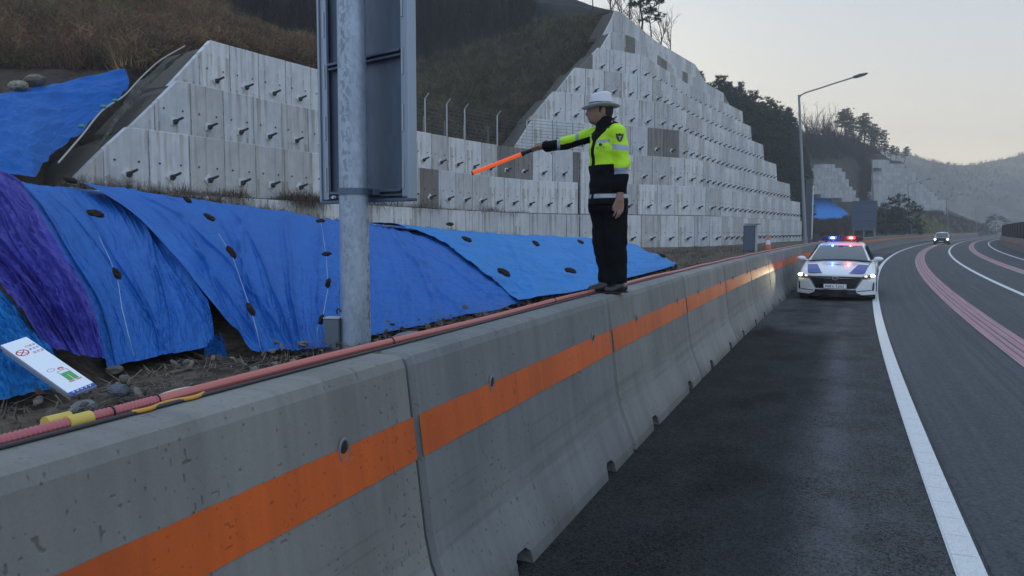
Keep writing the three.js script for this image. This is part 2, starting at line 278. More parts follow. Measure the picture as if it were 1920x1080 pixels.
const ringGeo = () => { const y = 0.962; const t = new THREE.TorusGeometry(0.036, 0.007, 6, 20).scale(0.8, 1.15, 1).rotateY(Math.PI / 2).translate(faceX(y) + 0.002, y, 0); return t; };
const socketGeo = () => { const y = 0.962; return new THREE.SphereGeometry(0.034, 14, 8, 0, Math.PI * 2, 0, Math.PI / 2).scale(0.8, 0.12, 1.15).rotateZ(-Math.PI / 2).rotateX(Math.PI / 2).translate(faceX(y) + 0.001, y, 0); };
M.ring = std(.20, .205, .205, .6, { metalness: .3 });
const RG = ringGeo(), KG = socketGeo();
const barrierLabels = ['grey concrete barrier nearest the camera, below the white sign board', 'grey concrete barrier in front of the foot of the galvanized sign pole', 'grey concrete barrier that the police officer stands on', 'grey concrete barrier with orange band, first one beyond the officer', 'grey concrete barrier with orange band, second one beyond the officer', 'grey concrete barrier lit yellow by the headlight, third beyond the officer', 'grey concrete barrier just ahead of the police car', 'grey concrete barrier beside the front wheel of the police car'];
let protoBarrier = null, farBarrier = null;
for (let k = -1; k < 88; k++) {
  const s = -2 + SEG * (k + 0.5) + (k === -1 ? .12 : k === 0 ? .06 : 0), p = rd(s, BASE_N), a = -rdAng(s), near = k < 9;
  const label = k + 1 < barrierLabels.length ? barrierLabels[k + 1] : 'grey concrete barrier with orange band in the long row beyond the police car';
  let o;
  if (near) {
    o = thing('concrete_barrier', label, 'barrier', [p.x, 0, p.z], a, 'concrete barriers along the road shoulder');
    if (k === 0) o.scale.z = (SEG - .12) / SEG; part('barrier_body', BG, M.barrier[(k + 5) % 4], o); part('orange_band', SG, M.orange, o);
    for (const dz of [0.82, 2.72]) { const r = part('lifting_socket', KG, M.black, o); r.position.z = SEG / 2 - dz; const q = part('rim', RG, M.ring, r); }
  } else {
    if (!farBarrier) { farBarrier = o = thing('concrete_barrier', label, 'barrier', [p.x, 0, p.z], a, 'concrete barriers along the road shoulder'); const g = extr(PROFILE, SEG - 0.03, 0); g.translate(0, 0, -SEG / 2); part('barrier_body', g, M.barrier[1], o); part('orange_band', SG, M.orange, o); }
    else o = copyOf(farBarrier, label); o.position.set(p.x, 0, p.z); o.rotation.y = a;
  }
}
{ // barrier on the far side of the carriageway, with a dark screen on it
  const o = thing('median_barrier', 'long grey concrete barrier across the road with a dark screen on top', 'barrier');
  const prof = [[0, 0], [0.03, 0.3], [0.14, 1.1], [0.36, 1.1], [0.47, 0.3], [0.5, 0]];
  const ns = 150, P = [];
  const g = grid(prof.length - 1, ns, (u, v) => { const q = prof[Math.round(u * (prof.length - 1))]; return rd(lerp(20, 420, v), 8.75 + q[0], q[1]); }, (u, v) => [v * 400, u * 3]);
  part('barrier_body', g, M.barrier[2], o);
  part('orange_band', grid(1, ns, (u, v) => rd(lerp(20, 420, v), 8.75 + 0.05 + u * 0.03 - 0.004, lerp(0.62, 0.80, u)), (u, v) => [v * 400, u * 0.2]), std(0.45, 0.16, 0.12, 0.7), o);
  for (let s = 48; s < 150; s += 4) { const q = rd(s + 2, 9.05, 1.82), b = part('screen_panel', rbox(0, 0, 0, 0.06, 1.4, 3.9, 0.01), std(0.02, 0.024, 0.03, 0.7), o); b.position.copy(q); b.rotation.y = -rdAng(s + 2); const w = rd(s, 9.05, 1.8), c = part('screen_post', rbox(0, 0, 0, 0.1, 1.5, 0.09, 0.01), M.black, o); c.position.copy(w); }
}
// ------------------------------------------------------------------ surfaces described by a lower and an upper edge
function makeSurf(base, crest, bulge = 0) {
  const f = (px, py, lift = 0) => {
    const yb = interp(base, px, 1), db = interp(base, px, 2), yc = interp(crest, px, 1), dc = interp(crest, px, 2);
    const t = (py - yb) / (yc - yb), den = (1 - t) / db + t / dc, u = den > 0.001 ? clamp((t / dc) / den, -0.4, 1.5) : 1.5;
    const B = at(px, yb, db), C = at(px, yc, dc), p = B.clone().lerp(C, u);
    const n = V(-(C.y - B.y) * (C.x - B.x), 0, 0); n.set(0, 1, 0.45).normalize();
    return p.addScaledVector(n, lift + bulge * Math.max(0, 4 * u * (1 - u)));
  };
  return f;
}
const mound = makeSurf(
  [[-200, 815, 3.9], [0, 768, 4.2], [130, 735, 4.6], [200, 705, 5.1], [300, 690, 5.4], [420, 680, 5.6], [500, 688, 5.65], [620, 670, 6.0], [700, 650, 6.5], [800, 625, 7.25], [900, 603, 8.2], [1000, 577, 9.6], [1100, 556, 11.3], [1180, 540, 13.2], [1270, 517, 16.6]],
  [[-200, 335, 8.4], [0, 345, 9], [130, 352, 10], [240, 362, 10.8], [400, 383, 12], [520, 402, 13.4], [640, 425, 15], [700, 434, 16], [800, 440, 18], [900, 447, 20], [1000, 451, 22], [1100, 457, 24], [1180, 470, 23], [1230, 494, 20], [1270, 515, 18]], 0.10);
{ // soil: one sheet from the barrier's back over the mound to the foot of the wall
  const cols = [-260, -120, 0, 130, 200, 300, 420, 500, 620, 700, 800, 900, 1000, 1100, 1180, 1260, 1330, 1400, 1460, 1510];
  const back = px => { let best = null, e = 1e9; for (let s = -10; s < 60; s += 0.05) { const q = rd(s, -2.78, 0.86); if (q.z > -1) continue; const d = Math.abs(pxOf(q)[0] - px); if (d < e) { e = d; best = q; } } return best; };
  const rows = cols.map(px => {
    if (px < 1265) { const A = back(px), B = mound(px, interp([[-200, 815], [0, 768], [130, 735], [200, 705], [300, 690], [420, 680], [500, 688], [620, 670], [700, 650], [800, 625], [900, 603], [1000, 577], [1100, 556], [1180, 540], [1270, 517]], px, 1), -0.06), C = mound(px, interp([[-200, 335], [0, 345], [130, 352], [240, 362], [400, 383], [520, 402], [640, 425], [700, 434], [800, 440], [900, 447], [1000, 451], [1100, 457], [1180, 470], [1230, 494], [1270, 515]], px, 1), -0.10); A.y = lerp(0.92, B.y, 0.2);
      const f = interp([[-260, 22], [130, 24], [543, 33], [798, 42], [1000, 50], [1260, 55]], px, 1), D = at(px, 433, f); D.y = lerp(C.y, interp([[-260, 2.9], [330, 2.9], [640, 1.2], [900, 0.62], [1260, 0.62]], px, 1), 1); return [A, B, C, D]; }
    const A = back(px), D = at(px, 433, interp([[1260, 55], [1331, 58], [1400, 70], [1510, 92]], px, 1)); D.y = 0.62; const B = A.clone().lerp(D, 0.3), C = A.clone().lerp(D, 0.6); B.y = 0.9; C.y = 0.78; A.y = 0.9; return [A, B, C, D];
  });
  const f = (u, v) => {
    const x = u * (cols.length - 1), i = Math.min(cols.length - 2, Math.floor(x)), t = x - i, y = v * 3, j = Math.min(2, Math.floor(y)), w = y - j;
    const p = rows[i][j].clone().lerp(rows[i][j + 1], w).lerp(rows[i + 1][j].clone().lerp(rows[i + 1][j + 1], w), t);
    const amp = j === 0 ? 0.10 * Math.sin(Math.PI * Math.min(1, w * 1.4 + 0.02)) : j === 1 ? 0.05 : 0.18; p.y += amp * (f2(p.x * 1.3, p.z * 1.3, 7, 5) - 0.45) + (j === 0 ? 0.05 * (f2(p.x * 7, p.z * 7, 17, 3) - 0.5) : 0); return p;
  };
  struct('soil_bank', grid(420, 150, (u, v) => f(u, v < 0.5 ? v * 2 / 3 : 1 / 3 + (v - 0.5) * 4 / 3)), M.soil);
}
// ------------------------------------------------------------------ retaining walls of precast panels on stepped tiers
const LEVEL = [0.62, 2.85, 4.96, 7.08, 9.3, 11.5, 13.65, 15.65, 17.45, 19.7];
const basePts = [[20, 20.9], [130, 23.3], [327, 26.6], [543, 31.8], [700, 36.6], [798, 40.5], [1000, 49], [1130, 51.8], [1250, 54.2], [1331, 56.7], [1420, 70], [1510, 89.5], [1560, 103]].map(([px, d]) => { const p = at(px, 433, d); return [p.x, p.z]; });
const setback = k => k === 0 ? -0.7 : 1.4 * (k - 1);
function tierLine(k) {                                // plan line of tier k: the base line moved into the slope
  const o = setback(k), c = new THREE.CatmullRomCurve3(basePts.slice(0, 10).map(p => V(p[0], 0, p[1])), false, 'centripetal').getPoints(220).concat(basePts.slice(10).map(p => V(p[0], 0, p[1])));
  const off = c.map((p, i) => { const a = c[Math.max(0, i - 1)], b = c[Math.min(c.length - 1, i + 1)], d = b.clone().sub(a).normalize(); return p.clone().add(V(d.z * o, 0, -d.x * o)); });
  const keep = off.filter(p => c.every(q => Math.hypot(p.x - q.x, p.z - q.z) > Math.abs(o) - 0.12)); off.length = 0; off.push(...keep);
  const out = []; let s = 0; for (let i = 0; i < off.length; i++) { if (i) s += off[i].distanceTo(off[i - 1]); out.push([s, off[i].x, off[i].z]); } return out;
}
const onLine = (L, s) => V(interp(L, s, 1), 0, interp(L, s, 2));
const sAtPx = (L, px) => { let best = 0, e = 1e9; for (let s = 0; s < L[L.length - 1][0]; s += 0.04) { const p = onLine(L, s); p.y = 1.76; const d = Math.abs(pxOf(p)[0] - px); if (d < e) { e = d; best = s; } } return best; };
const fastCache = new Map();
function sAtPxFast(L, px) { let t = fastCache.get(L.length + ':' + L[9][1]); if (!t) { t = []; for (let s = 0; s < L[L.length - 1][0]; s += 0.2) { const p = onLine(L, s); p.y = 1.76; t.push([pxOf(p)[0], s]); } fastCache.set(L.length + ':' + L[9][1], t); } return interp(t, px, 1); }
const rise = p => 0.17 * (1 - sstep(-13, 4, p.x));
const PW = 1.6, PANEL_D = 0.2;
const panelCache = {};
function clipPoly(poly, f) { const o = []; for (let i = 0; i < poly.length; i++) { const a = poly[i], b = poly[(i + 1) % poly.length], fa = f(a), fb = f(b); if (fa >= 0) o.push(a); if ((fa >= 0) !== (fb >= 0)) { const t = fa / (fa - fb); o.push([lerp(a[0], b[0], t), lerp(a[1], b[1], t)]); } } return o; }
function panelGeo(poly) { const key = poly.map(p => p[0].toFixed(2) + ',' + p[1].toFixed(2)).join(); return panelCache[key] ??= extr(poly, PANEL_D - 0.03, 0.016); }
const plateGeo = extr([[-0.15, -0.14], [0.15, -0.14], [0.15, 0.14], [-0.15, 0.14]], 0.04, 0.006);
const headGeo = merge([rod(V(0, 0, 0.03), V(0, 0.13, 0.36), 0.05, 0.042, 9), rod(V(0, -0.03, 0.03), V(0, 0.02, 0.13), 0.10, 0.08, 9), box(0, -0.03, 0.05, 0.17, 0.15, 0.07)]);
const boltGeo = merge([[-0.42, 0.42], [0.42, 0.42]].map(([x, y]) => new THREE.CylinderGeometry(0.035, 0.035, 0.02, 7).rotateX(Math.PI / 2).translate(x, y, 0.008)));
function buildTier(wall, k, p0b, p0t, p1b, p1t, anchors, dark = () => false, w = PW) {
  const L = tierLine(k), y0 = LEVEL[k], h = LEVEL[k + 1] - LEVEL[k];
  const a0 = sAtPx(L, p0b), a1 = sAtPx(L, p0t), b0 = sAtPx(L, p1b), b1 = sAtPx(L, p1t), lo = Math.min(a0, a1), hi = Math.max(b0, b1);
  // backing: fill behind the panels up to the next tier's foot
  const P = [], n = Math.max(2, Math.round((hi - lo) / 1.5));
  const topAt = s => { let y = h; if (a1 > a0) y = Math.min(y, h * clamp((s - a0) / (a1 - a0))); if (b1 < b0) y = Math.min(y, h * clamp((b0 - s) / (b0 - b1))); return Math.max(0.02, y); };
  const ring = s => { const p = onLine(L, s), q = onLine(L, s + 0.05), d = q.sub(p).normalize(), r = rise(p), top = y0 + topAt(s) + r - 0.03; const A = V(d.z * 0.10, 0, -d.x * 0.10), B = V(d.z * 1.75, 0, -d.x * 1.75); return [p.clone().add(A).setY(y0 + r - 0.25), p.clone().add(A).setY(top), p.clone().add(B).setY(top), p.clone().add(B).setY(y0 + r - 0.25)]; };
  const g = grid(4, n, (u, v) => ring(lerp(lo + 0.03, hi - 0.03, v))[Math.round(u * 4) % 4].clone());
  const caps = [lo + 0.03, hi - 0.03].map((s, e) => { const r = ring(s); const c = new THREE.BufferGeometry(); c.setAttribute('position', new THREE.Float32BufferAttribute((e ? [r[0], r[1], r[2], r[0], r[2], r[3]] : [r[0], r[2], r[1], r[0], r[3], r[2]]).flatMap(v => [v.x, v.y, v.z]), 3)); c.computeVertexNormals(); return c; });
  part('backing', [g.toNonIndexed(), ...caps], M.gap, wall);
  const phase = (k * 0.37) % 1 * 0.6;
  for (let s = lo - phase, i = 0; s < hi - 0.2; s += w, i++) {
    const s0 = Math.max(s, lo), s1 = Math.min(s + w, hi); if (s1 - s0 < 0.25) continue;
    const A = onLine(L, s0), B = onLine(L, s1), len = A.distanceTo(B) - 0.022;
    let poly = [[0.02, 0.015], [len + 0.002, 0.015], [len + 0.002, h - 0.045], [0.02, h - 0.045]];
    if (Math.abs(a1 - a0) > 0.05) poly = clipPoly(poly, q => (s0 + q[0] - a0) * h - q[1] * (a1 - a0));
    if (Math.abs(b1 - b0) > 0.05) poly = clipPoly(poly, q => (b0 - s0 - q[0]) * h - q[1] * (b0 - b1));
    if (poly.length < 3) continue;
    let ar = 0; for (let q = 0; q < poly.length; q++) { const a = poly[q], b = poly[(q + 1) % poly.length]; ar += a[0] * b[1] - a[1] * b[0]; } if (ar < 0.2) continue;
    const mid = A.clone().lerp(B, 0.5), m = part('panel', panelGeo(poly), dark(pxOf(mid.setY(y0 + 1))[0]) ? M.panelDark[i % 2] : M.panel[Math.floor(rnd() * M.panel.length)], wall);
    const ang = Math.atan2(-(B.z - A.z), B.x - A.x);
    m.position.set(A.x, y0 + rise(mid), A.z); m.rotation.y = ang; m.translateZ(-PANEL_D / 2 + rr(-0.012, 0.012)); 
    if (anchors && ar > 0.75 * 2 * w * h && s1 - s0 > w * 0.9) {
      const q = part('anchor_plate', plateGeo, M.plate, m); q.position.set(len / 2, h * 0.27, PANEL_D - 0.012); q.rotation.z = Math.PI / 4 * (rnd() < 0.75 ? 1 : 0);
      const e = part('anchor_head', headGeo, M.anchor, m); e.position.set(len / 2, h * 0.27, PANEL_D + 0.02); e.rotation.y = 0.35;
      const b = part('bolt', boltGeo, M.anchor, m); b.position.set(len / 2, h * 0.27, PANEL_D);
    }
  }
}
{
  const low = thing('retaining_wall', 'low curved retaining wall of light concrete panels behind the blue tarpaulins', 'retaining wall');
  buildTier(low, 0, 60, 60, 1085, 1085, false);
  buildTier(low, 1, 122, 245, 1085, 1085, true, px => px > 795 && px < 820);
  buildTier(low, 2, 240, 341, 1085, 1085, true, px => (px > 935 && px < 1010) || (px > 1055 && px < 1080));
  buildTier(low, 3, 322, 404, 655, 650, true);
  const tall = thing('retaining_wall', 'tall stepped retaining wall of concrete panels behind the officer and police car', 'retaining wall');
  buildTier(tall, 0, 1087, 1087, 1502, 1501, true);
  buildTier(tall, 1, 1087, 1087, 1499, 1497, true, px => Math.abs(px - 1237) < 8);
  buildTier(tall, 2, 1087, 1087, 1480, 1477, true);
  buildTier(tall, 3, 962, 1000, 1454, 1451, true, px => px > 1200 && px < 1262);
  buildTier(tall, 4, 990, 1036, 1429, 1426, true);
  buildTier(tall, 5, 1036, 1076, 1405, 1402, true);
  buildTier(tall, 6, 1076, 1119, 1389, 1386, true, px => px > 1080 && px < 1140 && rnd() < 0.6);
  buildTier(tall, 7, 1119, 1142, 1369, 1350, false, px => rnd() < 0.2);
  buildTier(tall, 8, 1127, 1151, 1330, 1296, false);
}
// ------------------------------------------------------------------ hillsides
function patchFn(rows, amp, sc, k = 1) {               // rows of [px, py, d], from low to high
  const P = rows.map(r => r.map(q => at(...q))), nr = P.length - 1, nc = P[0].length - 1;
  return (u, v) => { const x = u * nc, y = v * nr, i = Math.min(nc - 1, Math.floor(x)), j = Math.min(nr - 1, Math.floor(y)), a = x - i, b = y - j; const p = P[j][i].clone().lerp(P[j][i + 1], a).lerp(P[j + 1][i].clone().lerp(P[j + 1][i + 1], a), b); const f = f2(p.x * sc, (p.z + p.y * 0.7) * sc, 3 * k, 5) - 0.5; p.y += amp * f; p.z += amp * 0.6 * f; return p; };
}
const hillA = patchFn([
  [[-500, 352, 15], [-150, 352, 17.5], [0, 350, 20], [125, 352, 26], [260, 352, 31], [420, 352, 36], [640, 380, 44]],
  [[-500, 235, 20], [-150, 235, 23], [0, 215, 25.5], [150, 178, 29], [260, 132, 32.5], [410, 88, 37], [640, 128, 46]],
  [[-500, 0, 36], [-150, 0, 38], [0, 10, 39], [150, 20, 41], [300, 40, 42], [440, 75, 43], [640, 120, 50]],
  [[-500, -330, 62], [-150, -330, 64], [0, -250, 64], [200, -170, 62], [330, -70, 58], [480, 108, 50], [640, 110, 55]]], 1.1, 0.35);
const mHillA = std(0.092, 0.066, 0.05, 0.95, { map: rep(T.soil, 0.12, 0.12) }), mHillB = std(0.016, 0.014, 0.014, 0.95, { map: rep(T.grassy, 0.06, 0.06) }), mHillG = std(0.095, 0.085, 0.065, 0.95, { map: rep(T.grassy, 0.11, 0.11) });
const hillUV = (u, v, p) => [p.x, p.y * 1.2 - p.z * 0.6];
struct('brush_hillside', grid(110, 110, hillA, hillUV), mHillA);
const hillG = patchFn([                                // the cut grass slope that leans on the tall wall
  [[560, 290, 41], [700, 288, 45], [800, 292, 49], [900, 300, 53], [985, 306, 57], [1110, 300, 62], [1190, 290, 84]],
  [[560, 190, 58], [700, 200, 60], [800, 190, 62], [900, 175, 64], [1015, 168, 65], [1095, 152, 67], [1190, 150, 92]],
  [[560, 150, 72], [700, 140, 74], [790, 122, 76], [900, 82, 76], [1020, 45, 76], [1140, 24, 75], [1200, 60, 96]]], 0.7, 0.3, 2);
struct('grass_slope', grid(110, 70, hillG, hillUV), mHillG);
const hillB = patchFn([
  [[360, 180, 52], [560, 180, 56], [760, 185, 78], [900, 130, 90], [1050, 80, 88], [1160, 60, 84], [1300, 200, 92]],
  [[360, -40, 66], [560, -40, 72], [760, 0, 88], [900, -10, 108], [1000, 6, 100], [1160, 30, 92], [1300, 140, 100]],
  [[300, -360, 90], [560, -360, 100], [760, -230, 115], [900, -110, 140], [1040, -18, 118], [1160, 28, 100], [1300, 150, 112]]], 2.0, 0.12, 3);
struct('forest_hillside', grid(80, 60, hillB, hillUV), mHillB);
const hillC = patchFn([
  [[1180, 440, 96], [1340, 440, 102], [1420, 445, 106], [1470, 448, 112], [1512, 446, 118]],
  [[1180, 300, 106], [1340, 270, 112], [1420, 290, 118], [1470, 320, 124], [1512, 400, 128]],
  [[1180, 140, 122], [1340, 180, 128], [1420, 214, 136], [1478, 250, 148], [1510, 330, 156]]], 2.0, 0.12, 4);
struct('pine_hillside', grid(60, 50, hillC, hillUV), std(0.03, 0.032, 0.03, 0.95, { map: rep(T.grassy, 0.06, 0.06) }));
const hillD = patchFn([
  [[1430, 446, 130], [1520, 447, 140], [1600, 447, 152], [1700, 446, 190], [1780, 444, 240], [1870, 441, 330]],
  [[1430, 350, 150], [1520, 350, 168], [1600, 375, 178], [1700, 400, 215], [1780, 425, 265], [1870, 438, 350]],
  [[1400, 228, 190], [1500, 250, 200], [1590, 258, 215], [1690, 303, 245], [1780, 392, 290], [1870, 436, 380]]], 2.2, 0.06, 5);
struct('hillside', grid(70, 50, hillD, hillUV), std(0.075, 0.062, 0.052, 0.95, { map: rep(T.grassy, 0.05, 0.05) }));
const mountain = patchFn([
  [[1400, 440, 480], [1600, 440, 490], [1740, 440, 500], [1830, 440, 510], [1960, 440, 510], [2300, 440, 500]],
  [[1400, 330, 590], [1600, 320, 600], [1740, 330, 610], [1830, 332, 615], [1960, 318, 615], [2300, 280, 600]],
  [[1400, 262, 650], [1600, 272, 660], [1740, 301, 670], [1830, 309, 675], [1960, 280, 670], [2300, 200, 650]]], 9, 0.018, 6);
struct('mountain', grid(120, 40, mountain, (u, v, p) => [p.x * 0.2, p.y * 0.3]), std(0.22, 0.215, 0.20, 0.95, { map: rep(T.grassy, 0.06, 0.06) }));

// instanced plants
function blades(n, spread, hmin, hmax, w, lean) {       // a tuft of thin bent blades, a metre unit
  const P = []; for (let i = 0; i < n; i++) { const a = rr(0, 6.283), r = spread * Math.sqrt(rnd()), x = Math.cos(a) * r, z = Math.sin(a) * r, h = rr(hmin, hmax), l = rr(0, lean), b = rr(0, 6.283), tx = x + Math.cos(b) * l, tz = z + Math.sin(b) * l, wx = Math.cos(b + 1.57) * w, wz = Math.sin(b + 1.57) * w; P.push(x - wx, 0, z - wz, x + wx, 0, z + wz, tx, h, tz); }
  const g = new THREE.BufferGeometry(); g.setAttribute('position', new THREE.Float32BufferAttribute(P, 3)); g.computeVertexNormals(); return g;
}
function twigs(n, w) {                                  // a leafless shrub: forking thin strips
  const P = [], strip = (a, b, w0) => { const d = b.clone().sub(a), s = V(rr(-1, 1), rr(-.3, .3), rr(-1, 1)).cross(d).normalize().multiplyScalar(w0); P.push(a.x - s.x, a.y - s.y, a.z - s.z, a.x + s.x, a.y + s.y, a.z + s.z, b.x, b.y, b.z); };
  for (let i = 0; i < n; i++) { const a = V(rr(-.12, .12), 0, rr(-.12, .12)), t = rr(0, 6.283), l = rr(.15, .7), b = V(Math.cos(t) * l, rr(.35, 1), Math.sin(t) * l); strip(a, b, w); for (let k = 0; k < 4; k++) { const c = a.clone().lerp(b, rr(.35, .95)), e = c.clone().add(V(rr(-.3, .3), rr(.02, .3), rr(-.3, .3))); strip(c, e, w * .6); } }
  const g = new THREE.BufferGeometry(); g.setAttribute('position', new THREE.Float32BufferAttribute(P, 3)); g.computeVertexNormals(); return g;
}
function scatter(name, geos, mat, n, place, colors) {   // one object: an InstancedMesh per variant
  const holder = geos.length > 1 ? new THREE.Group() : scene; if (holder !== scene) { holder.name = numbered(name); scene.add(holder); holder.userData.kind = 'stuff'; }
  const each = Math.floor(n / geos.length), m4 = new THREE.Matrix4(), q = new THREE.Quaternion(), c = new THREE.Color();
  for (const g of geos) {
    const im = new THREE.InstancedMesh(g, mat, each); im.name = holder === scene ? numbered(name) : name.split('_').pop(); im.castShadow = im.receiveShadow = true; if (holder === scene) im.userData.kind = 'stuff';
    for (let i = 0; i < each; i++) { const r = place(i); q.setFromEuler(new THREE.Euler(r.tx || rr(-.2, .2), rr(0, 6.283), r.tz || rr(-.2, .2))); m4.compose(r.p, q, V(r.w ?? r.s, r.s, r.w ?? r.s)); im.setMatrixAt(i, m4); const k = colors[Math.floor(rnd() * colors.length)], b = rr(.7, 1.25) * (r.b || 1); im.setColorAt(i, c.setRGB(k[0] * b, k[1] * b, k[2] * b)); }
    holder.add(im);
  }
  return holder;
}
const mPlant = new THREE.MeshStandardMaterial({ color: 0xffffff, roughness: 0.95, side: THREE.DoubleSide });
const inTarpHole = p => { const [x, y] = pxOf(p); return (x < 262 && y > 128) || y > 345; };
scatter('dead_brush', [twigs(26, .014), twigs(20, .016), blades(60, .4, .3, .9, .014, .35)], mPlant, 9000, () => { let p; for (let t = 0; t < 20; t++) { p = hillA(rnd(), lerp(.3, 1, Math.pow(rnd(), 1.2))); if (!inTarpHole(p)) break; } const [x, y] = pxOf(p); const patch = f2(p.x * .25, p.z * .25 + p.y * .2, 9, 3); return { p: p.setY(p.y - .08), s: rr(.6, 1.5) * (patch > .55 ? 1.1 : .8), w: rr(.8, 1.6), tz: rr(-.5, .1) }; }, [[.18, .108, .062], [.12, .074, .048], [.30, .20, .105], [.06, .043, .034], [.24, .10, .06], [.18, .14, .05]]);
scatter('olive_shrubs', [blades(90, .5, .4, 1, .02, .4), twigs(34, .02)], mPlant, 150, () => { const c = rnd(), q = c < .5 ? [215, 75] : c < .8 ? [150, 62] : [100, 55]; const d = 39 + rr(-2, 2), p = at(q[0] + rr(-45, 45), q[1] + rr(-22, 22), d); let best = null, e = 1e9; for (let i = 0; i < 60; i++) { const h = hillA(rr(.2, .7), rr(.4, .8)), [x, y] = pxOf(h), dd = Math.hypot(x - q[0], y - q[1]) + rr(0, 50); if (dd < e) { e = dd; best = h; } } return { p: best, s: rr(.8, 1.5) }; }, [[.17, .15, .06], [.14, .13, .05], [.17, .10, .07]]);
scatter('dry_grass', [blades(26, .3, .25, .7, .012, .5), blades(18, .25, .2, .5, .014, .6), twigs(10, .012)], mPlant, 15000, () => { const p = hillG(rnd(), rnd()); return { p: p.setY(p.y - .04), s: rr(.5, 1.1), tz: rr(-.4, .2), w: rr(.8, 1.6) }; }, [[.16, .13, .08], [.115, .095, .058], [.24, .19, .11], [.07, .06, .04]]);
// ------------------------------------------------------------------ trees and woods
const mBark = std(0.05, 0.042, 0.036, 0.95), mTwig = new THREE.MeshStandardMaterial({ color: col(0.06, 0.05, 0.042), roughness: 0.95, side: THREE.DoubleSide }), mNeedle = new THREE.MeshStandardMaterial({ color: col(0.035, 0.055, 0.032), roughness: 0.9, side: THREE.DoubleSide });
function bareTree(h, spread, levels = 4) {              // trunk and main limbs; the fine twigs are the crown
  const wood = [], P = [];
  const grow = (a, dir, len, r, l) => {
    const b = a.clone().addScaledVector(dir, len); 
    if (l >= 2) wood.push(rod(a, b, r, r * 0.68, l > 2 ? 6 : 4)); else { const s = dir.clone().cross(V(rr(-1, 1), rr(-1, 1), rr(-1, 1))).normalize().multiplyScalar(Math.max(r, 0.010)); P.push(a.x - s.x, a.y - s.y, a.z - s.z, a.x + s.x, a.y + s.y, a.z + s.z, b.x, b.y, b.z); const s2 = s.clone().applyAxisAngle(dir, 1.5); P.push(a.x - s2.x, a.y - s2.y, a.z - s2.z, a.x + s2.x, a.y + s2.y, a.z + s2.z, b.x, b.y, b.z); }
    if (l === 0) return;
    const n = l === levels ? 5 : 3; for (let i = 0; i < n; i++) { const t = l === levels ? rr(.4, 1) : rr(.35, 1), d = dir.clone().add(V(rr(-1, 1), rr(-.25, .7), rr(-1, 1)).multiplyScalar(spread)).normalize(); grow(a.clone().addScaledVector(dir, len * t), d, len * rr(.45, .72), r * .55, l - 1); }
    if (l > 1) grow(b, dir.clone().add(V(rr(-.3, .3), rr(0, .2), rr(-.3, .3))).normalize(), len * .7, r * .66, l - 1);
  };
  grow(V(0, 0, 0), V(rr(-.08, .08), 1, rr(-.08, .08)).normalize(), h * .46, h * .009 + .035, levels);
  const g = new THREE.BufferGeometry(); g.setAttribute('position', new THREE.Float32BufferAttribute(P, 3)); g.computeVertexNormals(); return [merge(wood), g];
}
function needleTuft(P, c, r, n) { for (let i = 0; i < n; i++) { const d = V(rr(-1, 1), rr(-.35, .8), rr(-1, 1)).normalize(), a = c.clone().addScaledVector(d, r * rr(0, .45)), b = c.clone().addScaledVector(d, r * rr(.7, 1.15)), s = d.clone().cross(V(rr(-1, 1), rr(-1, 1), rr(-1, 1))).normalize().multiplyScalar(r * .16); P.push(a.x - s.x, a.y - s.y, a.z - s.z, a.x + s.x, a.y + s.y, a.z + s.z, b.x, b.y, b.z); } }
function pineTree(h, flat, tops = 9) {                  // bare leaning trunk under flat needle layers
  const wood = [], P = [], pts = []; let x = 0, z = 0; for (let i = 0; i <= 5; i++) { pts.push(V(x, h * i / 5, z)); x += rr(-.06, .06) * h; z += rr(-.06, .06) * h; }
  for (let i = 0; i < 5; i++) wood.push(rod(pts[i], pts[i + 1], h * .02 * (1 - i / 6.5), h * .02 * (1 - (i + 1) / 6.5), 6));
  for (let i = 0; i < tops; i++) { const t = lerp(.5, 1, (i + .5) / tops), q = t * 5, k = Math.min(4, Math.floor(q)), a = pts[k].clone().lerp(pts[k + 1], q - k), an = i * 2.4 + rr(-.4, .4), l = h * rr(.13, .3) * (1.25 - t * .7), b = a.clone().add(V(Math.cos(an) * l, h * rr(.0, .07), Math.sin(an) * l)); wood.push(rod(a, b, h * .007, h * .004, 4)); for (let j = 0; j < 8; j++) { const c = a.clone().lerp(b, rr(.45, 1.15)).add(V(rr(-1, 1) * h * .09, rr(-.3, .6) * h * .10 * flat, rr(-1, 1) * h * .09)); needleTuft(P, c, h * rr(.035, .07), 22); } }
  const g = new THREE.BufferGeometry(); g.setAttribute('position', new THREE.Float32BufferAttribute(P, 3)); g.computeVertexNormals(); return [merge(wood), g];
}
function plant(kind, gs, label, group, p, s, turn) { const o = thing(kind, label, 'tree', [p.x, p.y, p.z], turn, group); part('trunk', gs[0], mBark, o); part('crown', gs[1], kind === 'pine_tree' ? mNeedle : mTwig, o); o.scale.setScalar(s); return o; }
const bareP = [0, 1, 2].map(() => bareTree(10, .75)), pineP = [0, 1].map(() => pineTree(10, .8)), redPineP = [0, 1, 2].map(() => pineTree(8, .7, 12));
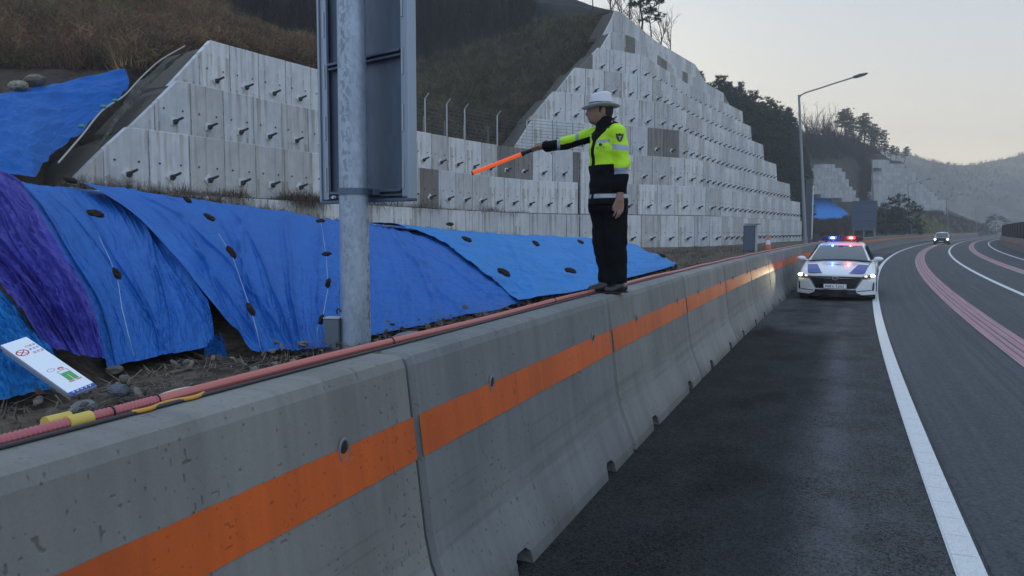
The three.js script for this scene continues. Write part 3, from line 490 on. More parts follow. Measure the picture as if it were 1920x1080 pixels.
{ // on the ridge above the tall wall, against the glow
  const L = ['bare leafless tree on the ridge, farthest from the sky edge beside the slope top', 'thin bare tree on the ridge just above the wall peak', 'bare forked tree on the ridge between the wall peak and the pine', 'dark pine with a clumped crown on the ridge above the tall wall', 'tall dark pine trunk on the ridge behind the clumped pine', 'small bare sunlit tree on the wall edge right of the ridge pine', 'bare twiggy tree on the ridge behind the pine', 'low bare bush-like tree on the ridge over the wall top edge'];
  const spots = [['bare_tree', 1112, 10, 92, 6], ['bare_tree', 1146, 42, 84, 6.4], ['bare_tree', 1180, 66, 84, 6.6], ['pine_tree', 1224, 92, 80, 5.6], ['pine_tree', 1204, 84, 86, 7.2], ['bare_tree', 1257, 104, 80, 4.6], ['bare_tree', 1196, 72, 90, 5.6], ['bare_tree', 1240, 98, 84, 5.4], ['bare_tree', 1165, 52, 94, 6]];
  spots.forEach(([k, px, py, d, h], i) => plant(k, (k === 'pine_tree' ? pineP : bareP)[i % (k === 'pine_tree' ? 2 : 3)], L[i] || 'bare tree on the ridge right behind the wall peak trees', null, at(px, py + 8, d), h / 10, i * 1.7));
}
{ // hazy red pines and bare trees along the next crest
  const list = [[1512, 262, 0], [1526, 262, 0], [1541, 262, 0], [1556, 264, 0], [1570, 262, 1], [1584, 264, 1], [1596, 268, 0], [1608, 272, 1], [1620, 278, 1], [1633, 284, 1], [1646, 290, 1], [1660, 296, 1], [1676, 303, 1], [1692, 308, 1], [1518, 268, 0], [1534, 268, 0], [1549, 268, 0], [1564, 268, 0], [1578, 270, 1], [1590, 270, 0], [1601, 275, 1], [1614, 280, 1], [1627, 286, 1], [1640, 292, 1], [1653, 298, 1], [1666, 304, 1]];
  list.forEach(([px, py, k], i) => { const d = interp([[1500, 200], [1590, 215], [1690, 245]], px, 1), hh = (k ? (px > 1650 ? 6.0 : 8.8) : 8.6) * (.8 + .35 * hash(i, 3, 9)); plant(k ? 'pine_tree' : 'bare_tree', k ? redPineP[i % 3] : bareP[i % 3], k ? (px > 1670 ? 'flat topped pine standing alone at the low end of the hazy crest' : 'hazy flat topped pine on the crest beyond the street lamp') : 'hazy bare tree on the crest behind the tall street lamp', k ? (px > 1670 ? 'pines ending the crest' : 'pines along the hazy crest') : 'bare trees along the hazy crest', at(px, py + 6, d), hh / (k ? 8 : 10), i * 2.1); });
}
// massed woods
const woodG = [0, 1, 2].map(() => { const g = bareTree(8, .6, 3); return merge([g[0], g[1]]); });
scatter('bare_woods', woodG, mTwig, 620, () => { let p; for (let t = 0; t < 30; t++) { p = hillB(rnd(), rr(.05, .9)); if (pxOf(p)[0] < 1000) break; } return { p: p.setY(p.y - .2), s: rr(.45, .9), tz: rr(-.06, .06), tx: rr(-.06, .06) || .01 }; }, [[.3, .3, .32], [.5, .47, .44], [.2, .2, .24], [.35, .33, .3]]);
const massG = [0, 1, 2].map(() => { const P = []; for (let i = 0; i < 34; i++) { const a = rr(0, 6.283), h = rnd(), r = Math.sqrt(rnd()) * (1 - h * .75) * 2.1; needleTuft(P, V(Math.cos(a) * r, .8 + h * 4.6 + rr(-.3, .3), Math.sin(a) * r), .62, 15); } const g = new THREE.BufferGeometry(); g.setAttribute('position', new THREE.Float32BufferAttribute(P, 3)); g.computeVertexNormals(); return merge([g, rod(V(0, 0, 0), V(0, 4.5, 0), .16, .06, 5)]); });
scatter('pine_woods', massG, mNeedle, 760, () => { const p = hillC(rnd(), Math.pow(rnd(), .7)); return { p: p.setY(p.y - .9), s: rr(.55, 1.05), tx: .02, tz: .02 }; }, [[1, 1, 1], [.8, .85, .8], [1.2, 1.15, 1], [.65, .7, .7]]);
scatter('hillside_woods', [woodG[0], massG[0]], mPlant, 900, () => { let p; for (let t = 0; t < 20; t++) { p = hillD(rnd(), rr(.3, 1)); const [x, y] = pxOf(p); if (!(x > 1510 && x < 1612 && y > 300) && !(x > 1636 && y > 292)) break; } return { p: p.setY(p.y - .6), s: rr(.35, .75), tx: .02, tz: .02 }; }, [[.06, .05, .042], [.045, .045, .04], [.075, .06, .05]]);
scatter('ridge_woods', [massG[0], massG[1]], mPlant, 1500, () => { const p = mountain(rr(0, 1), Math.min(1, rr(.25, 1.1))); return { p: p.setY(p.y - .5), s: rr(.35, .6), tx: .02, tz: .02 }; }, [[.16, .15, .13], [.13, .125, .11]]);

// far cut slopes faced with panels
function farWall(label, poly, d0, d1, cw, chh, tilt) {
  const o = thing('far_retaining_wall', label, 'retaining wall');
  const xs = poly.map(p => p[0]), ys = poly.map(p => p[1]), x0 = Math.min(...xs), x1 = Math.max(...xs), y0 = Math.min(...ys), y1 = Math.max(...ys);
  const dist = (px, py) => lerp(d0, d1, (px - x0) / (x1 - x0)) + tilt * (y1 - py) / (y1 - y0);
  const inside = (x, y) => { let c = false; for (let i = 0, j = poly.length - 1; i < poly.length; j = i++) { const [a, b] = poly[i], [e, f] = poly[j]; if ((b > y) !== (f > y) && x < (e - a) * (y - b) / (f - b) + a) c = !c; } return c; };
  const mats = [std(.40, .41, .41, .9), std(.35, .36, .365, .9), std(.44, .45, .45, .9)], bins = [[], [], []];
  for (let y = y1; y > y0; y -= chh) for (let x = x0; x < x1; x += cw) { if (!inside(x + cw / 2, y - chh / 2)) continue; const a = at(x, y, dist(x, y)), b = at(x + cw, y, dist(x + cw, y)), c = at(x, y - chh, dist(x, y - chh) + .001); const w = a.distanceTo(b) * .985, h = (c.y - a.y) * .985, g = new THREE.BoxGeometry(w, h, 1.6); g.translate(w / 2, h / 2, -.8 + rr(-.05, .05)); g.rotateY(Math.atan2(-(b.z - a.z), b.x - a.x)); g.translate(a.x, a.y, a.z); bins[Math.floor(rnd() * 3)].push(g); }
  bins.forEach((b, i) => { if (b.length) { const m = part('panel', b, mats[i], o); m.userData.kind = 'stuff'; } });
}
farWall('small hazy panel wall above the far blue tarpaulin', [[1520, 366], [1533, 318], [1546, 305], [1580, 318], [1594, 346], [1606, 368], [1612, 376], [1596, 378], [1520, 364]], 150, 163, 6.5, 7, 6);
farWall('large pale blue hazy panel wall on the far cut slope', [[1640, 378], [1652, 318], [1648, 302], [1690, 305], [1718, 326], [1722, 342], [1744, 350], [1752, 368], [1770, 378], [1776, 412], [1700, 408], [1650, 392]], 178, 232, 7, 7.5, 12);
farWall('faintest hazy cut slope between the second and fourth far lamps', [[1772, 398], [1800, 402], [1822, 412], [1840, 424], [1846, 432], [1776, 430]], 330, 350, 7, 6, 9);
// verge: banks, bush and grass along the outside of the bend
const bankH = (px, d) => 0;
const verge = patchFn([
  [[1500, 452, 88], [1560, 449, 105], [1640, 446, 125], [1700, 444, 150], [1760, 442, 190], [1850, 440, 300]],
  [[1500, 432, 100], [1560, 431, 116], [1640, 412, 138], [1700, 408, 162], [1760, 404, 205], [1850, 428, 310]],
  [[1500, 424, 112], [1560, 424, 128], [1640, 398, 150], [1700, 402, 176], [1760, 403, 222], [1850, 428, 330]]], .7, .12, 8);
struct('verge_bank', grid(60, 24, verge, hillUV), std(0.10, 0.072, 0.055, 0.95, { map: rep(T.soil, .1, .1) }));
scatter('verge_brush', [twigs(30, .03), blades(60, .6, .3, .9, .03, .4)], mPlant, 900, () => { const p = verge(rnd(), rr(.1, .9)); return { p, s: rr(.8, 1.7) }; }, [[.09, .065, .05], [.10, .07, .06], [.07, .06, .05]]);
{
  const g = scatter('verge_grass', [blades(70, .8, .3, .7, .05, .4)], mPlant, 420, () => { const t = rnd(); let p = null, e = 1e9; const q = [lerp(1712, 1758, t) + rr(-10, 10), lerp(414, 436, t) + rr(-6, 6)]; for (let i = 0; i < 70; i++) { const v = verge(rr(.35, .9), rr(.0, .9)), [x, y] = pxOf(v), d = Math.hypot(x - q[0], y - q[1]); if (d < e) { e = d; p = v; } } return { p, s: rr(.8, 1.6) }; }, [[.22, .24, .09], [.27, .27, .11]]);
  const leafy = (r, n) => { const P = []; for (let i = 0; i < n; i++) { const a = rr(0, 6.283), c = rr(-.2, 1), q = Math.cbrt(rr(.4, 1)), s = Math.sqrt(1 - Math.min(1, c * c)); needleTuft(P, V(Math.cos(a) * s * r * q, r * c * q * 1.25, Math.sin(a) * s * r * q), r * .17, 12); } const g = new THREE.BufferGeometry(); g.setAttribute('position', new THREE.Float32BufferAttribute(P, 3)); g.computeVertexNormals(); return g; };
  const shrub = (label, px, py, d, r) => { const o = thing('shrub', label, 'bush', at(px, py, d).toArray()); part('foliage', leafy(r, 130), std(.035, .042, .034, .95, { side: THREE.DoubleSide }), o); part('stem', rod(V(0, -1, 0), V(0, r * .8, 0), .12, .05, 6), mBark, o); };
  shrub('rounded dark bush beside the far sign board, nearest the small mast', 1662, 432, 118, 3.1); shrub('tall dark rounded bush between the far sign board and the third lamp', 1682, 424, 122, 4.0); shrub('dark bush at the foot of the third street lamp', 1706, 436, 128, 1.9); shrub('dark conical tree clump at the far end of the barrier row', 1866, 434, 300, 5.2);
}
// ------------------------------------------------------------------ tarpaulins, drawn taut down the mound in folds
const alongPts = (P, t) => { const q = t * (P.length - 1), i = Math.min(P.length - 2, Math.floor(q)), f = q - i, g = k => P[clamp(k, 0, P.length - 1)]; const c = k => { const [a, b, d, e] = [g(i - 1)[k], g(i)[k], g(i + 1)[k], g(i + 2)[k]]; return b + 0.5 * f * (d - a + f * (2 * a - 5 * b + 4 * d - e + f * (3 * (b - d) + e - a))); }; return [c(0), c(1)]; };
function tarp(name, label, mat, surf, Lp, Rp, o) {
  const th = thing(name, label, 'tarpaulin', [0, 0, 0], 0, o.group), N = V(0, .92, .4), { lift = .04, fa = 16, amp = .05, skew = 0, cross = 0, nu = 170, nv = 110, sd = 1, edge = 0 } = o;
  const folds = []; for (let i = 0; i < (o.noFold ? 0 : 8); i++) { const a = hash(i, sd, 3), b = hash(i, sd, 4), c = hash(i, sd, 5); folds.push([a, a + (b - .5) * .8 - skew * .8, lerp(.005, .014, c), lerp(.2, .55, hash(i, sd, 6))]); }
  const pleat = x => { const r = 1 - Math.abs(2 * n2(x, 3.3, sd) - 1); return r * r; };
  const f = (u, v) => {
    const [lx, ly] = alongPts(Lp, v), [rx, ry] = alongPts(Rp, v), hem = (v > .97 ? 0 : 0) + (v > .93 ? (n2(u * 6, 4, sd + 2) - .5) * 8 * (v - .93) / .07 : 0) + (v < .03 ? (n2(u * 30, 7, sd) - .5) * 4 : 0);
    const px = lerp(lx, rx, u), py = lerp(ly, ry, u) + hem, w = u + skew * v + .02 * (f2(u * 3, v * 5, sd + 3) - .5);
    const hk = 1 - .65 * sstep(.7, 1, v), m1 = hk * sstep(.40, .66, f2(u * 2.6 + sd, v * 1.2, sd + 40, 3)), m2 = hk * sstep(.42, .62, f2(u * 5 + 3, v * 1.7, sd + 60, 3));
    let h = amp * (.42 * m1 * pleat(w * fa * .7 + 1.2 * f2(u * 2, v * 2, sd)) + .16 * m2 * pleat(w * fa * 1.9 + f2(u * 4, v * 2, sd + 5)) + .05 * m2 * pleat(w * fa * 4.3 + .8 * v));
    for (const [c0, c1, wd, k] of folds) { const q = (u - lerp(c0, c1, v) - .02 * (f2(v * 6, c0 * 9, sd) - .5)) / wd; h += amp * k * Math.exp(-q * q); }
    h += amp * 2.1 * (f2(u * 2.0, v * 1.5, sd + 13, 3) - .5) + .012 * (f2(u * 14, v * 10, sd + 15, 3) - .5);
    if (cross) h += cross * (Math.pow(1 - Math.abs(2 * f2(u * 5 + v * 3, v * 11 - u * 4, sd + 20) - 1), 3)) + cross * .5 * (f2(u * 16, v * 16, sd + 25) - .5);
    if (edge) h += edge * (Math.pow(sstep(.86, .98, u), 2) + Math.pow(sstep(.1, .0, u), 2)) * pleat(v * 3 + 2);
    h *= (1 - .75 * sstep(.84, 1, v)) * lerp(.3, 1, sstep(0, .1, v));
    const p = surf(px, py, 0); return p.addScaledVector(N, lift + h);
  };
  part('sheet', grid(nu, nv, f, (u, v) => [u * (o.us || 3), v * (o.vs || 3)]), mat, th);
  return th;
}
tarp('blue_tarpaulin', 'wide smooth blue tarpaulin between the purple sheet and the dark opening', M.tarpBlue, mound, [[0, 343], [60, 415], [115, 505], [165, 580], [190, 640], [205, 704]], [[335, 381], [352, 440], [368, 510], [388, 570], [402, 615], [405, 657]], { lift: .04, fa: 15, amp: .075, sd: 11, skew: -.08, nu: 200, nv: 130 });
tarp('blue_tarpaulin', 'blue tarpaulin with long diagonal folds running from wall to sign pole', M.tarpBlue, mound, [[158, 362], [255, 432], [335, 520], [388, 585], [435, 640], [478, 690]], [[660, 428], [650, 480], [645, 530], [640, 580], [640, 620], [638, 674]], { lift: .13, fa: 17, amp: .12, sd: 31, skew: .18, edge: .06, nu: 230, nv: 140 });
tarp('blue_tarpaulin', 'dark blue tarpaulin right of the sign pole', M.tarpBlue, mound, [[612, 419], [606, 480], [602, 530], [602, 570], [602, 620], [603, 674]], [[800, 440], [850, 472], [895, 508], [930, 540], [962, 565], [990, 580]], { lift: .10, fa: 12, amp: .06, sd: 51, skew: -.1, cross: .03, nu: 170, nv: 110 });
tarp('blue_tarpaulin', 'pale blue tarpaulin below the officer, nearest the hoops', M.tarpPale, mound, [[690, 433], [775, 452], [835, 482], [880, 520], [925, 552], [972, 586]], [[1118, 458], [1180, 470], [1212, 484], [1238, 497], [1255, 506], [1274, 517]], { lift: .15, fa: 11, amp: .055, sd: 71, skew: .25, cross: .05, edge: .05, nu: 200, nv: 110 });
tarp('purple_tarpaulin', 'faded purple blue tarpaulin hanging in heavy folds at the picture edge', M.tarpPurple, mound, [[-120, 338], [-90, 420], [-60, 500], [0, 560], [50, 625], [100, 690]], [[12, 345], [66, 418], [118, 506], [168, 580], [195, 645], [207, 706]], { lift: .12, fa: 9, amp: .16, sd: 91, skew: .1, cross: .05, edge: .05, nu: 150, nv: 140 });
tarp('crumpled_tarpaulin', 'crumpled blue tarpaulin heaped under the white sign board', M.tarpPale, mound, [[-140, 560], [-140, 600], [-130, 650], [-130, 700], [-130, 740], [-120, 790]], [[5, 575], [45, 620], [80, 655], [105, 690], [125, 715], [150, 738]], { lift: .05, fa: 6, amp: .07, sd: 111, cross: .10, nu: 140, nv: 110 });
tarp('blue_scrap', 'small blue tarpaulin scrap lying in the dark opening', M.tarpBlue, mound, [[388, 690], [402, 678], [412, 665]], [[430, 694], [428, 676], [420, 655]], { lift: .10, fa: 4, amp: .05, sd: 131, cross: .06, nu: 40, nv: 30 });
const upper = makeSurf([[-300, 352, 15.5], [0, 348, 18.5], [70, 346, 19.5], [130, 350, 22], [260, 350, 25]], [[-300, 240, 21], [0, 220, 23.5], [130, 183, 26.5], [250, 135, 29]]);
tarp('blue_tarpaulin', 'bright blue tarpaulin on the upper slope above the other sheets', M.tarpBlue, upper, [[-200, 262], [-200, 290], [-200, 320], [-200, 358]], [[236, 139], [244, 178], [200, 226], [120, 300], [72, 352]], { lift: .25, fa: 8, amp: .30, sd: 151, noFold: 1, skew: .3, cross: .16, nu: 170, nv: 110, us: 9, vs: 5 });
{ const far = makeSurf([[1500, 420, 150], [1600, 418, 160]], [[1500, 362, 156], [1600, 366, 168]]); tarp('blue_tarpaulin', 'far blue tarpaulin below the small hazy wall', phys(.03, .27, .80, .7), far, [[1513, 364], [1516, 390], [1516, 417]], [[1545, 366], [1573, 390], [1598, 413]], { lift: .5, fa: 5, amp: .5, sd: 171, nu: 60, nv: 40, us: 12, vs: 8 }); }
{ // loose earth weights tied on the sheets
  const lump = sd => { const g = new THREE.IcosahedronGeometry(1, 3), p = g.attributes.position; for (let i = 0; i < p.count; i++) { const x = p.getX(i), y = p.getY(i), z = p.getZ(i), r = .62 + 1.0 * (f2(x * 2.6 + sd, y * 2.6 + z * 3, sd, 4) - .3); p.setXYZ(i, x * r * (1 + .25 * Math.abs(x)), y * r, z * r); } g.computeVertexNormals(); return mergeVertices(g); };
  const lumps = [3, 8, 14].map(lump), mBag = std(.062, .046, .034, .95, { map: rep(T.soil, 2, 2) });
  const list = [[146, 391, 26, -.35, 'brown earth bag highest on the smooth tarpaulin, below the wall corner'], [199, 467, 28, -.3, 'brown earth bag on the smooth tarpaulin above its rope'], [362, 425, 19, -.7, 'brown earth bag at the top of the long diagonal fold'], [404, 464, 22, -.6, 'brown earth bag just below the topmost bag of the diagonal fold'], [447, 537, 24, -1.1, 'narrow brown earth bag midway down the diagonal fold'], [239, 585, 26, -1.2, 'narrow brown earth bag tied on the rope down the smooth tarpaulin'], [482, 645, 26, -1.2, 'lowest narrow brown earth bag on the diagonal fold above the soil'], [607, 456, 15, 0, 'round brown earth bag at the top of the rope left of the sign pole'], [619, 532, 19, .1, 'round brown earth bag halfway down the rope left of the sign pole'], [623, 592, 20, 1.3, 'brown earth bag low on the rope beside the sign pole'], [611, 660, 20, 1.2, 'brown earth bag at the foot of the rope beside the control box'], [844, 441, 15, 0, 'brown earth bag on the crest between pole and officer'], [876, 484, 19, -.45, 'brown earth bag on the seam between pole and officer'], [946, 553, 24, -.55, 'brown earth bag at the lower end of the seam'], [1004, 489, 17, -.6, 'brown earth bag on the pale tarpaulin midway between seam and officer'], [1087, 481, 13, -.5, 'small brown earth bag on the pale tarpaulin next to the officer thigh'], [1069, 543, 20, -.3, 'brown earth bag low on the pale tarpaulin by the officer boots'], [1239, 508, 14, -.4, 'brown earth bag at the pointed end of the pale tarpaulin beyond the officer'], [820, 520, 0, 0, '']];
  list.forEach(([px, py, w, rot, label], i) => { if (!w) return; const p = mound(px, py, .30), k = w / FOCAL * -p.z * .44, o = tag(part('earth_bag', lumps[i % 3], mBag, scene), label, 'earth bag', 'earth bags on the tarpaulins'); o.position.copy(p); o.scale.set(k * 1.15, k * .62, k * .75); o.rotation.set(.35, 0, rot); });
  const mRope = std(.30, .36, .50, .8);
  const rope = (pts, label) => { const P = []; for (let i = 0; i < pts.length - 1; i++) for (let t = 0; t < 8; t++) { const x = lerp(pts[i][0], pts[i + 1][0], t / 8), y = lerp(pts[i][1], pts[i + 1][1], t / 8); P.push(mound(x, y, .25)); } P.push(mound(...pts[pts.length - 1], .12)); tag(part('rope', tube(P, .003, 90, 5), mRope, scene), label, 'rope'); };
  rope([[605, 425], [607, 456], [618, 530], [622, 590], [611, 655], [600, 668]], 'pale rope with four earth bags running down left of the sign pole');
  rope([[203, 505], [222, 545], [238, 585], [246, 640], [259, 694]], 'pale rope down the smooth blue tarpaulin');
  rope([[420, 490], [447, 537], [465, 590], [482, 640], [494, 684]], 'pale rope down the long diagonal fold');
}
{ // pale hose on the upper slope edge, green ties, grey matting
  const q = [[118, 338], [160, 285], [202, 232], [240, 205], [270, 172], [305, 140], [352, 112]].map(([x, y]) => upper(x, y, .5)); tag(part('hose', tube(q, .028, 80, 7), std(.40, .38, .34, .7), scene), 'pale hose running up the cut edge of the low wall', 'hose');
  for (const [x, y, l] of [[224, 218, 'green tie at the top corner of the upper blue tarpaulin'], [201, 230, 'green tie midway along the upper blue tarpaulin edge'], [161, 269, 'lower green tie along the upper blue tarpaulin edge']]) { const p = upper(x, y, .55), o = tag(part('tie', toCreasedNormals(new THREE.IcosahedronGeometry(.09, 1).scale(1.2, .7, .8), .6), std(.05, .30, .20, .6), scene), l, 'tie'); o.position.copy(p); }
  const up2 = makeSurf([[100, 352, 22], [330, 300, 25]], [[100, 240, 27], [330, 100, 31]]);
  const e = thing('grey_matting', 'grey drainage matting along the cut edge of the low wall', 'matting');
  part('sheet', grid(40, 30, (u, v) => { const a = [[238, 200], [262, 165], [300, 140], [350, 112]], b = [[160, 330], [225, 245], [290, 165], [372, 88]], [x0, y0] = alongPts(a, v), [x1, y1] = alongPts(b, v); return upper(lerp(x0, x1, u * .85), lerp(y0, y1, u * .85), .12 + .2 * f2(u * 6, v * 9, 4)); }), std(.17, .165, .155, .9, { side: THREE.DoubleSide, map: T.grassy }), e);
  const slabs = [[45, 196, 'flat pale rock on the slope above the upper blue tarpaulin'], [75, 186, 'second flat pale rock beside the other one above the tarpaulin']];
  for (const [x, y, l] of slabs) { const o = tag(part('rock', toCreasedNormals(new THREE.DodecahedronGeometry(.42, 1).scale(1, .4, .7), .5), std(.40, .38, .32, .9, { map: T.grassy }), scene), l, 'rock'); o.position.copy(upper(x, y, .6)); o.rotation.set(rr(-.2, .2), rr(0, 3), rr(-.2, .2)); }
}
{ // fallen sign board with a print on its face
  const cv = document.createElement('canvas'); cv.width = 320; cv.height = 1400; const c = cv.getContext('2d');
  c.fillStyle = '#f2f5f8'; c.fillRect(0, 0, 320, 1400); c.fillStyle = '#2d4fa3'; c.fillRect(0, 1345, 320, 55); c.translate(0, 440); c.strokeStyle = '#f2f5f8'; c.lineWidth = 8; for (let i = 0; i < 5; i++) { c.beginPath(); c.moveTo(40 + i * 52, 922); c.lineTo(70 + i * 52, 922); c.moveTo(54 + i * 52, 922); c.lineTo(54 + i * 52, 946); c.stroke(); }
  c.translate(0, -330);
  // prohibition ring
  c.strokeStyle = '#c02a35'; c.lineWidth = 17; c.beginPath(); c.arc(92, 190, 66, 0, 7); c.stroke(); c.lineWidth = 14; c.beginPath(); c.moveTo(46, 145); c.lineTo(138, 236); c.moveTo(138, 145); c.lineTo(46, 236); c.stroke();
  const glyph = (x, y, s, k) => { c.lineWidth = s * .15; c.beginPath(); c.moveTo(x + s * .05, y + s * .1); c.lineTo(x + s * .55, y + s * .1); c.lineTo(x + s * .2, y + s * .5); if (k % 2) { c.moveTo(x + s * .3, y + s * .2); c.lineTo(x + s * .55, y + s * .5); } c.moveTo(x + s * .75, y); c.lineTo(x + s * .75, y + s * .58); c.moveTo(x + s * .75, y + s * .26); c.lineTo(x + s * .95, y + s * .26); if (k % 3) { c.rect(x + s * .2, y + s * .66, s * .5, s * .28); } else { c.moveTo(x + s * .2, y + s * .64); c.lineTo(x + s * .2, y + s * .92); c.lineTo(x + s * .85, y + s * .92); } c.stroke(); };
  c.strokeStyle = '#b8323c'; for (let i = 0; i < 3; i++) glyph(180 + i * 44, 72, 42, i); c.strokeStyle = '#3a5bb0'; for (let i = 0; i < 3; i++) glyph(184 + i * 44, 150, 40, i + 1); c.strokeStyle = '#b8323c'; for (let i = 0; i < 3; i++) glyph(178 + i * 46, 238, 46, i + 2);
  c.translate(0, 250);
  // a plain bowing worker in green trousers
  c.strokeStyle = '#56616c'; c.lineWidth = 6; c.beginPath(); c.ellipse(120, 470, 44, 30, 0, 0, 7); c.stroke(); c.fillStyle = '#d85a60'; c.beginPath(); c.ellipse(222, 500, 36, 34, 0, 0, 7); c.fill(); c.fillStyle = '#f0c9b5'; c.beginPath(); c.ellipse(222, 512, 22, 22, 0, 0, 7); c.fill();
  c.fillStyle = '#e9edf2'; c.fillRect(150, 540, 120, 70); c.strokeRect(150, 540, 120, 70); c.fillStyle = '#57a35a'; c.fillRect(148, 606, 60, 180); c.fillRect(214, 606, 60, 180); c.fillRect(148, 600, 126, 50); c.fillStyle = '#d98a8c'; c.fillRect(138, 790, 66, 34); c.fillRect(218, 790, 70, 34);
  const t = new THREE.CanvasTexture(cv); t.colorSpace = THREE.SRGBColorSpace;
  const A = at(133, 742, 4.0), B = at(182, 722, 4.12), D = at(-2, 648, 4.27), C = B.clone().add(D).sub(A);
  const X = B.clone().sub(A), w = X.length(); X.normalize(); const Y = C.clone().add(D).sub(A).sub(B).multiplyScalar(.5), h = Y.length(); Y.addScaledVector(X, -Y.dot(X)).normalize(); const Z = X.clone().cross(Y).normalize();
  const o = thing('sign_board', 'white safety sign board with red and blue print lying on the crumpled tarpaulin', 'sign board'); o.matrixAutoUpdate = true; o.position.copy(A.clone().add(B).multiplyScalar(.5)); o.quaternion.setFromRotationMatrix(new THREE.Matrix4().makeBasis(X, Y, Z));
  part('board', rbox(0, h / 2, -.0115, w, h, .02, .004), std(.30, .34, .48, .6), o); part('printed_face', new THREE.PlaneGeometry(w * .97, h * .985).translate(0, h / 2, .002), new THREE.MeshStandardMaterial({ map: t, roughness: .5 }), o);
  for (const s of [-1, 1]) part('frame_rail', box(s * w * .4, h * .5, -.032, .02, h * .96, .02), M.steel, o);
}
{ // rocks and rubble on the dirt
  const stones = [0, 1, 2].map(k => { const g = new THREE.IcosahedronGeometry(1, 1), p = g.attributes.position; for (let i = 0; i < p.count; i++) { const v = V(p.getX(i), p.getY(i), p.getZ(i)); const r = .75 + .5 * n2(v.x * 1.5 + k * 3, v.y * 1.5 + v.z, 5 + k); p.setXYZ(i, v.x * r, v.y * r, v.z * r); } g.computeVertexNormals(); return toCreasedNormals(g, .4); });
  const rock = (px, py, e, s, m, l) => { const o = tag(part('rock', stones[Math.floor(rnd() * 3)], m, scene), l, 'rock'); o.position.copy(onLevel(px, py, e)); o.scale.set(s * 1.2, s * .7, s); o.rotation.y = rr(0, 3); };
  rock(222, 733, .86, .055, std(.10, .12, .15, .8), 'dark blue grey rock on the dirt beside the sign board'); rock(158, 762, .86, .05, std(.17, .18, .19, .85), 'flat grey rock on the dirt below the sign board corner'); rock(215, 694, .83, .045, std(.12, .11, .09, .9), 'small brown rock at the foot of the purple tarpaulin'); rock(764, 642, .86, .13, std(.16, .18, .19, .85), 'large grey rock behind the conduit right of the sign pole'); rock(620, 690, .86, .05, std(.12, .1, .09, .9), 'brown stone in front of the control box');
  const im = new THREE.InstancedMesh(stones[1], std(.14, .12, .10, .95), 900); im.name = 'rubble'; im.userData.kind = 'stuff'; const m4 = new THREE.Matrix4(), q = new THREE.Quaternion(), c = new THREE.Color();
  for (let i = 0; i < 900; i++) { const s = rr(-7, 14), n = -2.85 - Math.pow(rnd(), 1.3) * 1.9, p = rd(s, n, 0); const k = rr(.006, .03) * (rnd() < .06 ? 2 : 1); p.y = .86 + rr(0, .05); q.setFromEuler(new THREE.Euler(rr(0, 3), rr(0, 3), rr(0, 3))); m4.compose(p, q, V(k * 1.6, k * .55, k)); im.setMatrixAt(i, m4); const b = rr(.5, 1.6); im.setColorAt(i, c.setRGB(b, b, b)); } scene.add(im);
  scatter('dead_grass', [blades(16, .5, .04, .25, .02, 1.1), blades(12, .6, .02, .16, .018, 1.3)], mPlant, 1500, () => { const p = rd(rr(-7, 16), -2.95 - Math.pow(rnd(), 1.2) * 1.7, rr(.86, .9)); return { p, s: rr(.12, .3) }; }, [[.14, .11, .08], [.10, .08, .06], [.18, .15, .11], [.06, .05, .042]]);
  scatter('crest_grass', [blades(22, .6, .1, .5, .015, .7), twigs(8, .012)], mPlant, 700, i => { const px = rr(120, 1000), y = interp([[120, 352], [240, 362], [400, 383], [520, 402], [640, 425], [700, 434], [800, 440], [1000, 451]], px, 1); return { p: mound(px, y, .02), s: rr(.08, .24) }; }, [[.13, .10, .07], [.10, .075, .055], [.16, .12, .08]]);
  scatter('ledge_grass', [blades(26, .7, .2, .6, .014, .9), blades(26, .7, -.9, -.2, .012, .5)], mPlant, 260, () => { const L = tierLine(0), t = [rr(330, 470), rr(520, 600), rr(640, 990)][Math.floor(rnd() * 3)], s = sAtPxFast(L, t), p = onLine(L, s); p.y = LEVEL[1] + rise(p) + .02; return { p, s: rr(.3, .8) * (f2(t * .03, 1, 3, 2) > .5 ? 1.2 : .5) }; }, [[.10, .07, .045], [.12, .085, .055], [.08, .06, .04]]);
  scatter('verge_weeds', [blades(20, .6, .1, .4, .016, .8)], mPlant, 700, () => { const p = rd(rr(9, 40), rr(-9, -3.2), .86); return { p, s: rr(.2, .5) }; }, [[.15, .12, .08], [.12, .10, .07]]);
}
